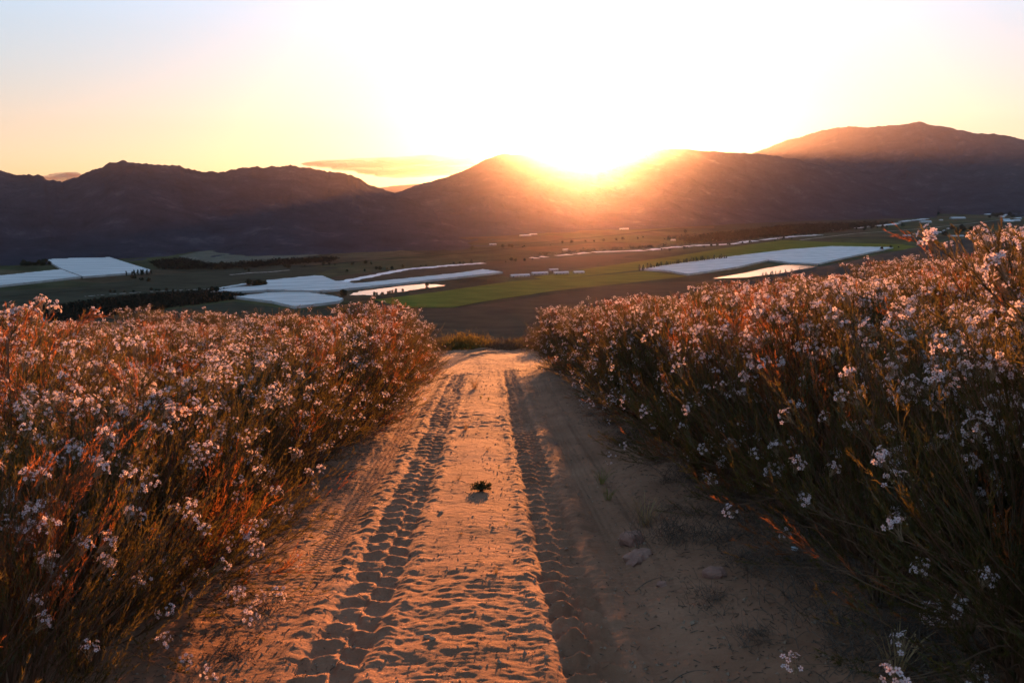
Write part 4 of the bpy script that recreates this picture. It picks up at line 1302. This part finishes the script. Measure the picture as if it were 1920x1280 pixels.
# countless leaf litter, twig bits and sand crumbs strewn over the track sides
r = np.random.default_rng(31)
n = 9000
yy = 3 + 19 * r.random(n) ** 1.8
side = np.where(r.random(n) < .42, -1, 1)
ss_ = np.where(side < 0, -1.45 + r.normal(size=n) * .28, 1.75 + r.normal(size=n) * .42)
mid = r.random(n) < .14; ss_ = np.where(mid, r.uniform(-1.3, 1.6, n), ss_)
xx = ss_ + math.tan(AZ) * yy
zz = ground(xx, yy) + .003
c = np.stack([xx, yy, zz], 1)
a = r.random(n) * 2 * np.pi; L = (.005 + .020 * r.random(n) ** 3)[:, None] * (1 + yy[:, None] * .03)
d = np.stack([np.cos(a), np.sin(a), r.normal(size=n) * .25], 1)
sd = np.stack([-np.sin(a), np.cos(a), 0 * a], 1) * .0015 * (1 + yy[:, None] * .12)
V = np.stack([c - d * L - sd, c - d * L + sd, c + d * L + sd * .4, c + d * L + [0, 0, .006]], 1).reshape(-1, 3)
o = obj("leaf_litter", mesh_np("leaf_litter", V, [np.arange(n * 4).reshape(-1, 4)], M_dead))
tag(o, "dry leaf and twig litter strewn along the track edges", 'litter', kind='stuff')

# grit, crumbs of sand and fallen petals lying about the track
r = np.random.default_rng(44)
n = 9000
yy = 3 + 17 * r.random(n) ** 1.9
ss_ = r.uniform(-1.7, 2.1, n)
keep = fbm(ss_ * 2.3, yy * 1.6, 3, 3) > -.12
yy, ss_ = yy[keep], ss_[keep]; n = len(yy)
xx = ss_ + math.tan(AZ) * yy
sz = (.0022 + .0085 * r.random(n) ** 4)[:, None, None] * (1 + yy[:, None, None] * .04)
c = np.stack([xx, yy, ground(xx, yy)], 1)
oc8 = np.array([(1, 0, 0), (-1, 0, 0), (0, 1, 0), (0, -1, 0), (0, 0, 1.0)])
V = c[:, None] + sz * (oc8[None] + r.normal(size=(n, 5, 3)) * .3) + np.array([0, 0, .001])
F = np.array([(0, 2, 4), (2, 1, 4), (1, 3, 4), (3, 0, 4)])[None] + (np.arange(n) * 5)[:, None, None]
o = obj("sand_crumbs", mesh_np("sand_crumbs", V.reshape(-1, 3), F.reshape(-1, 3), M_clod))
tag(o, "small crumbs of sand and grit scattered over the track", 'grit', kind='stuff')

# low growth beyond the crossing, in the gap at the end of the track
r = np.random.default_rng(5)
lowb = [mesh_np("low_foliage", *(lambda V: (V, np.arange(len(V)).reshape(-1, 3)))(
    (lambda m, rr: ((rr.normal(size=(m, 1, 3)) * [.35, .35, .13] + [0, 0, .18]) + rr.normal(size=(m, 3, 3)) * [.012, .012, .035]).reshape(-1, 3))(5200, np.random.default_rng(60 + q))),
    mats=[(M_leaf, M_leaf, M_stem)[q]]) for q in range(3)]
spots = [(-.9, 26.6), (-.2, 27.2), (.5, 26.4), (1.1, 26.9), (1.6, 25.9), (-1.6, 26.8), (.1, 28.4), (-.8, 28.6), (1.0, 28.2), (2.1, 26.8), (-2.4, 26.6), (1.9, 25.0)]
for k, (s, y) in enumerate(spots):
    x = s + math.tan(AZ) * y
    o = obj("low_shrub", lowb[k % 3], loc=(x, y, float(hill(x, y)) - .02)); q = random.uniform(.6, 1.25); o.scale = (q, q, q * random.uniform(.5, 1.2)); o.rotation_euler = (0, 0, k)
    tag(o, "low orange brown bush just beyond the crossing at the end of the track", 'low bush', 'low bushes beyond the end of the track')
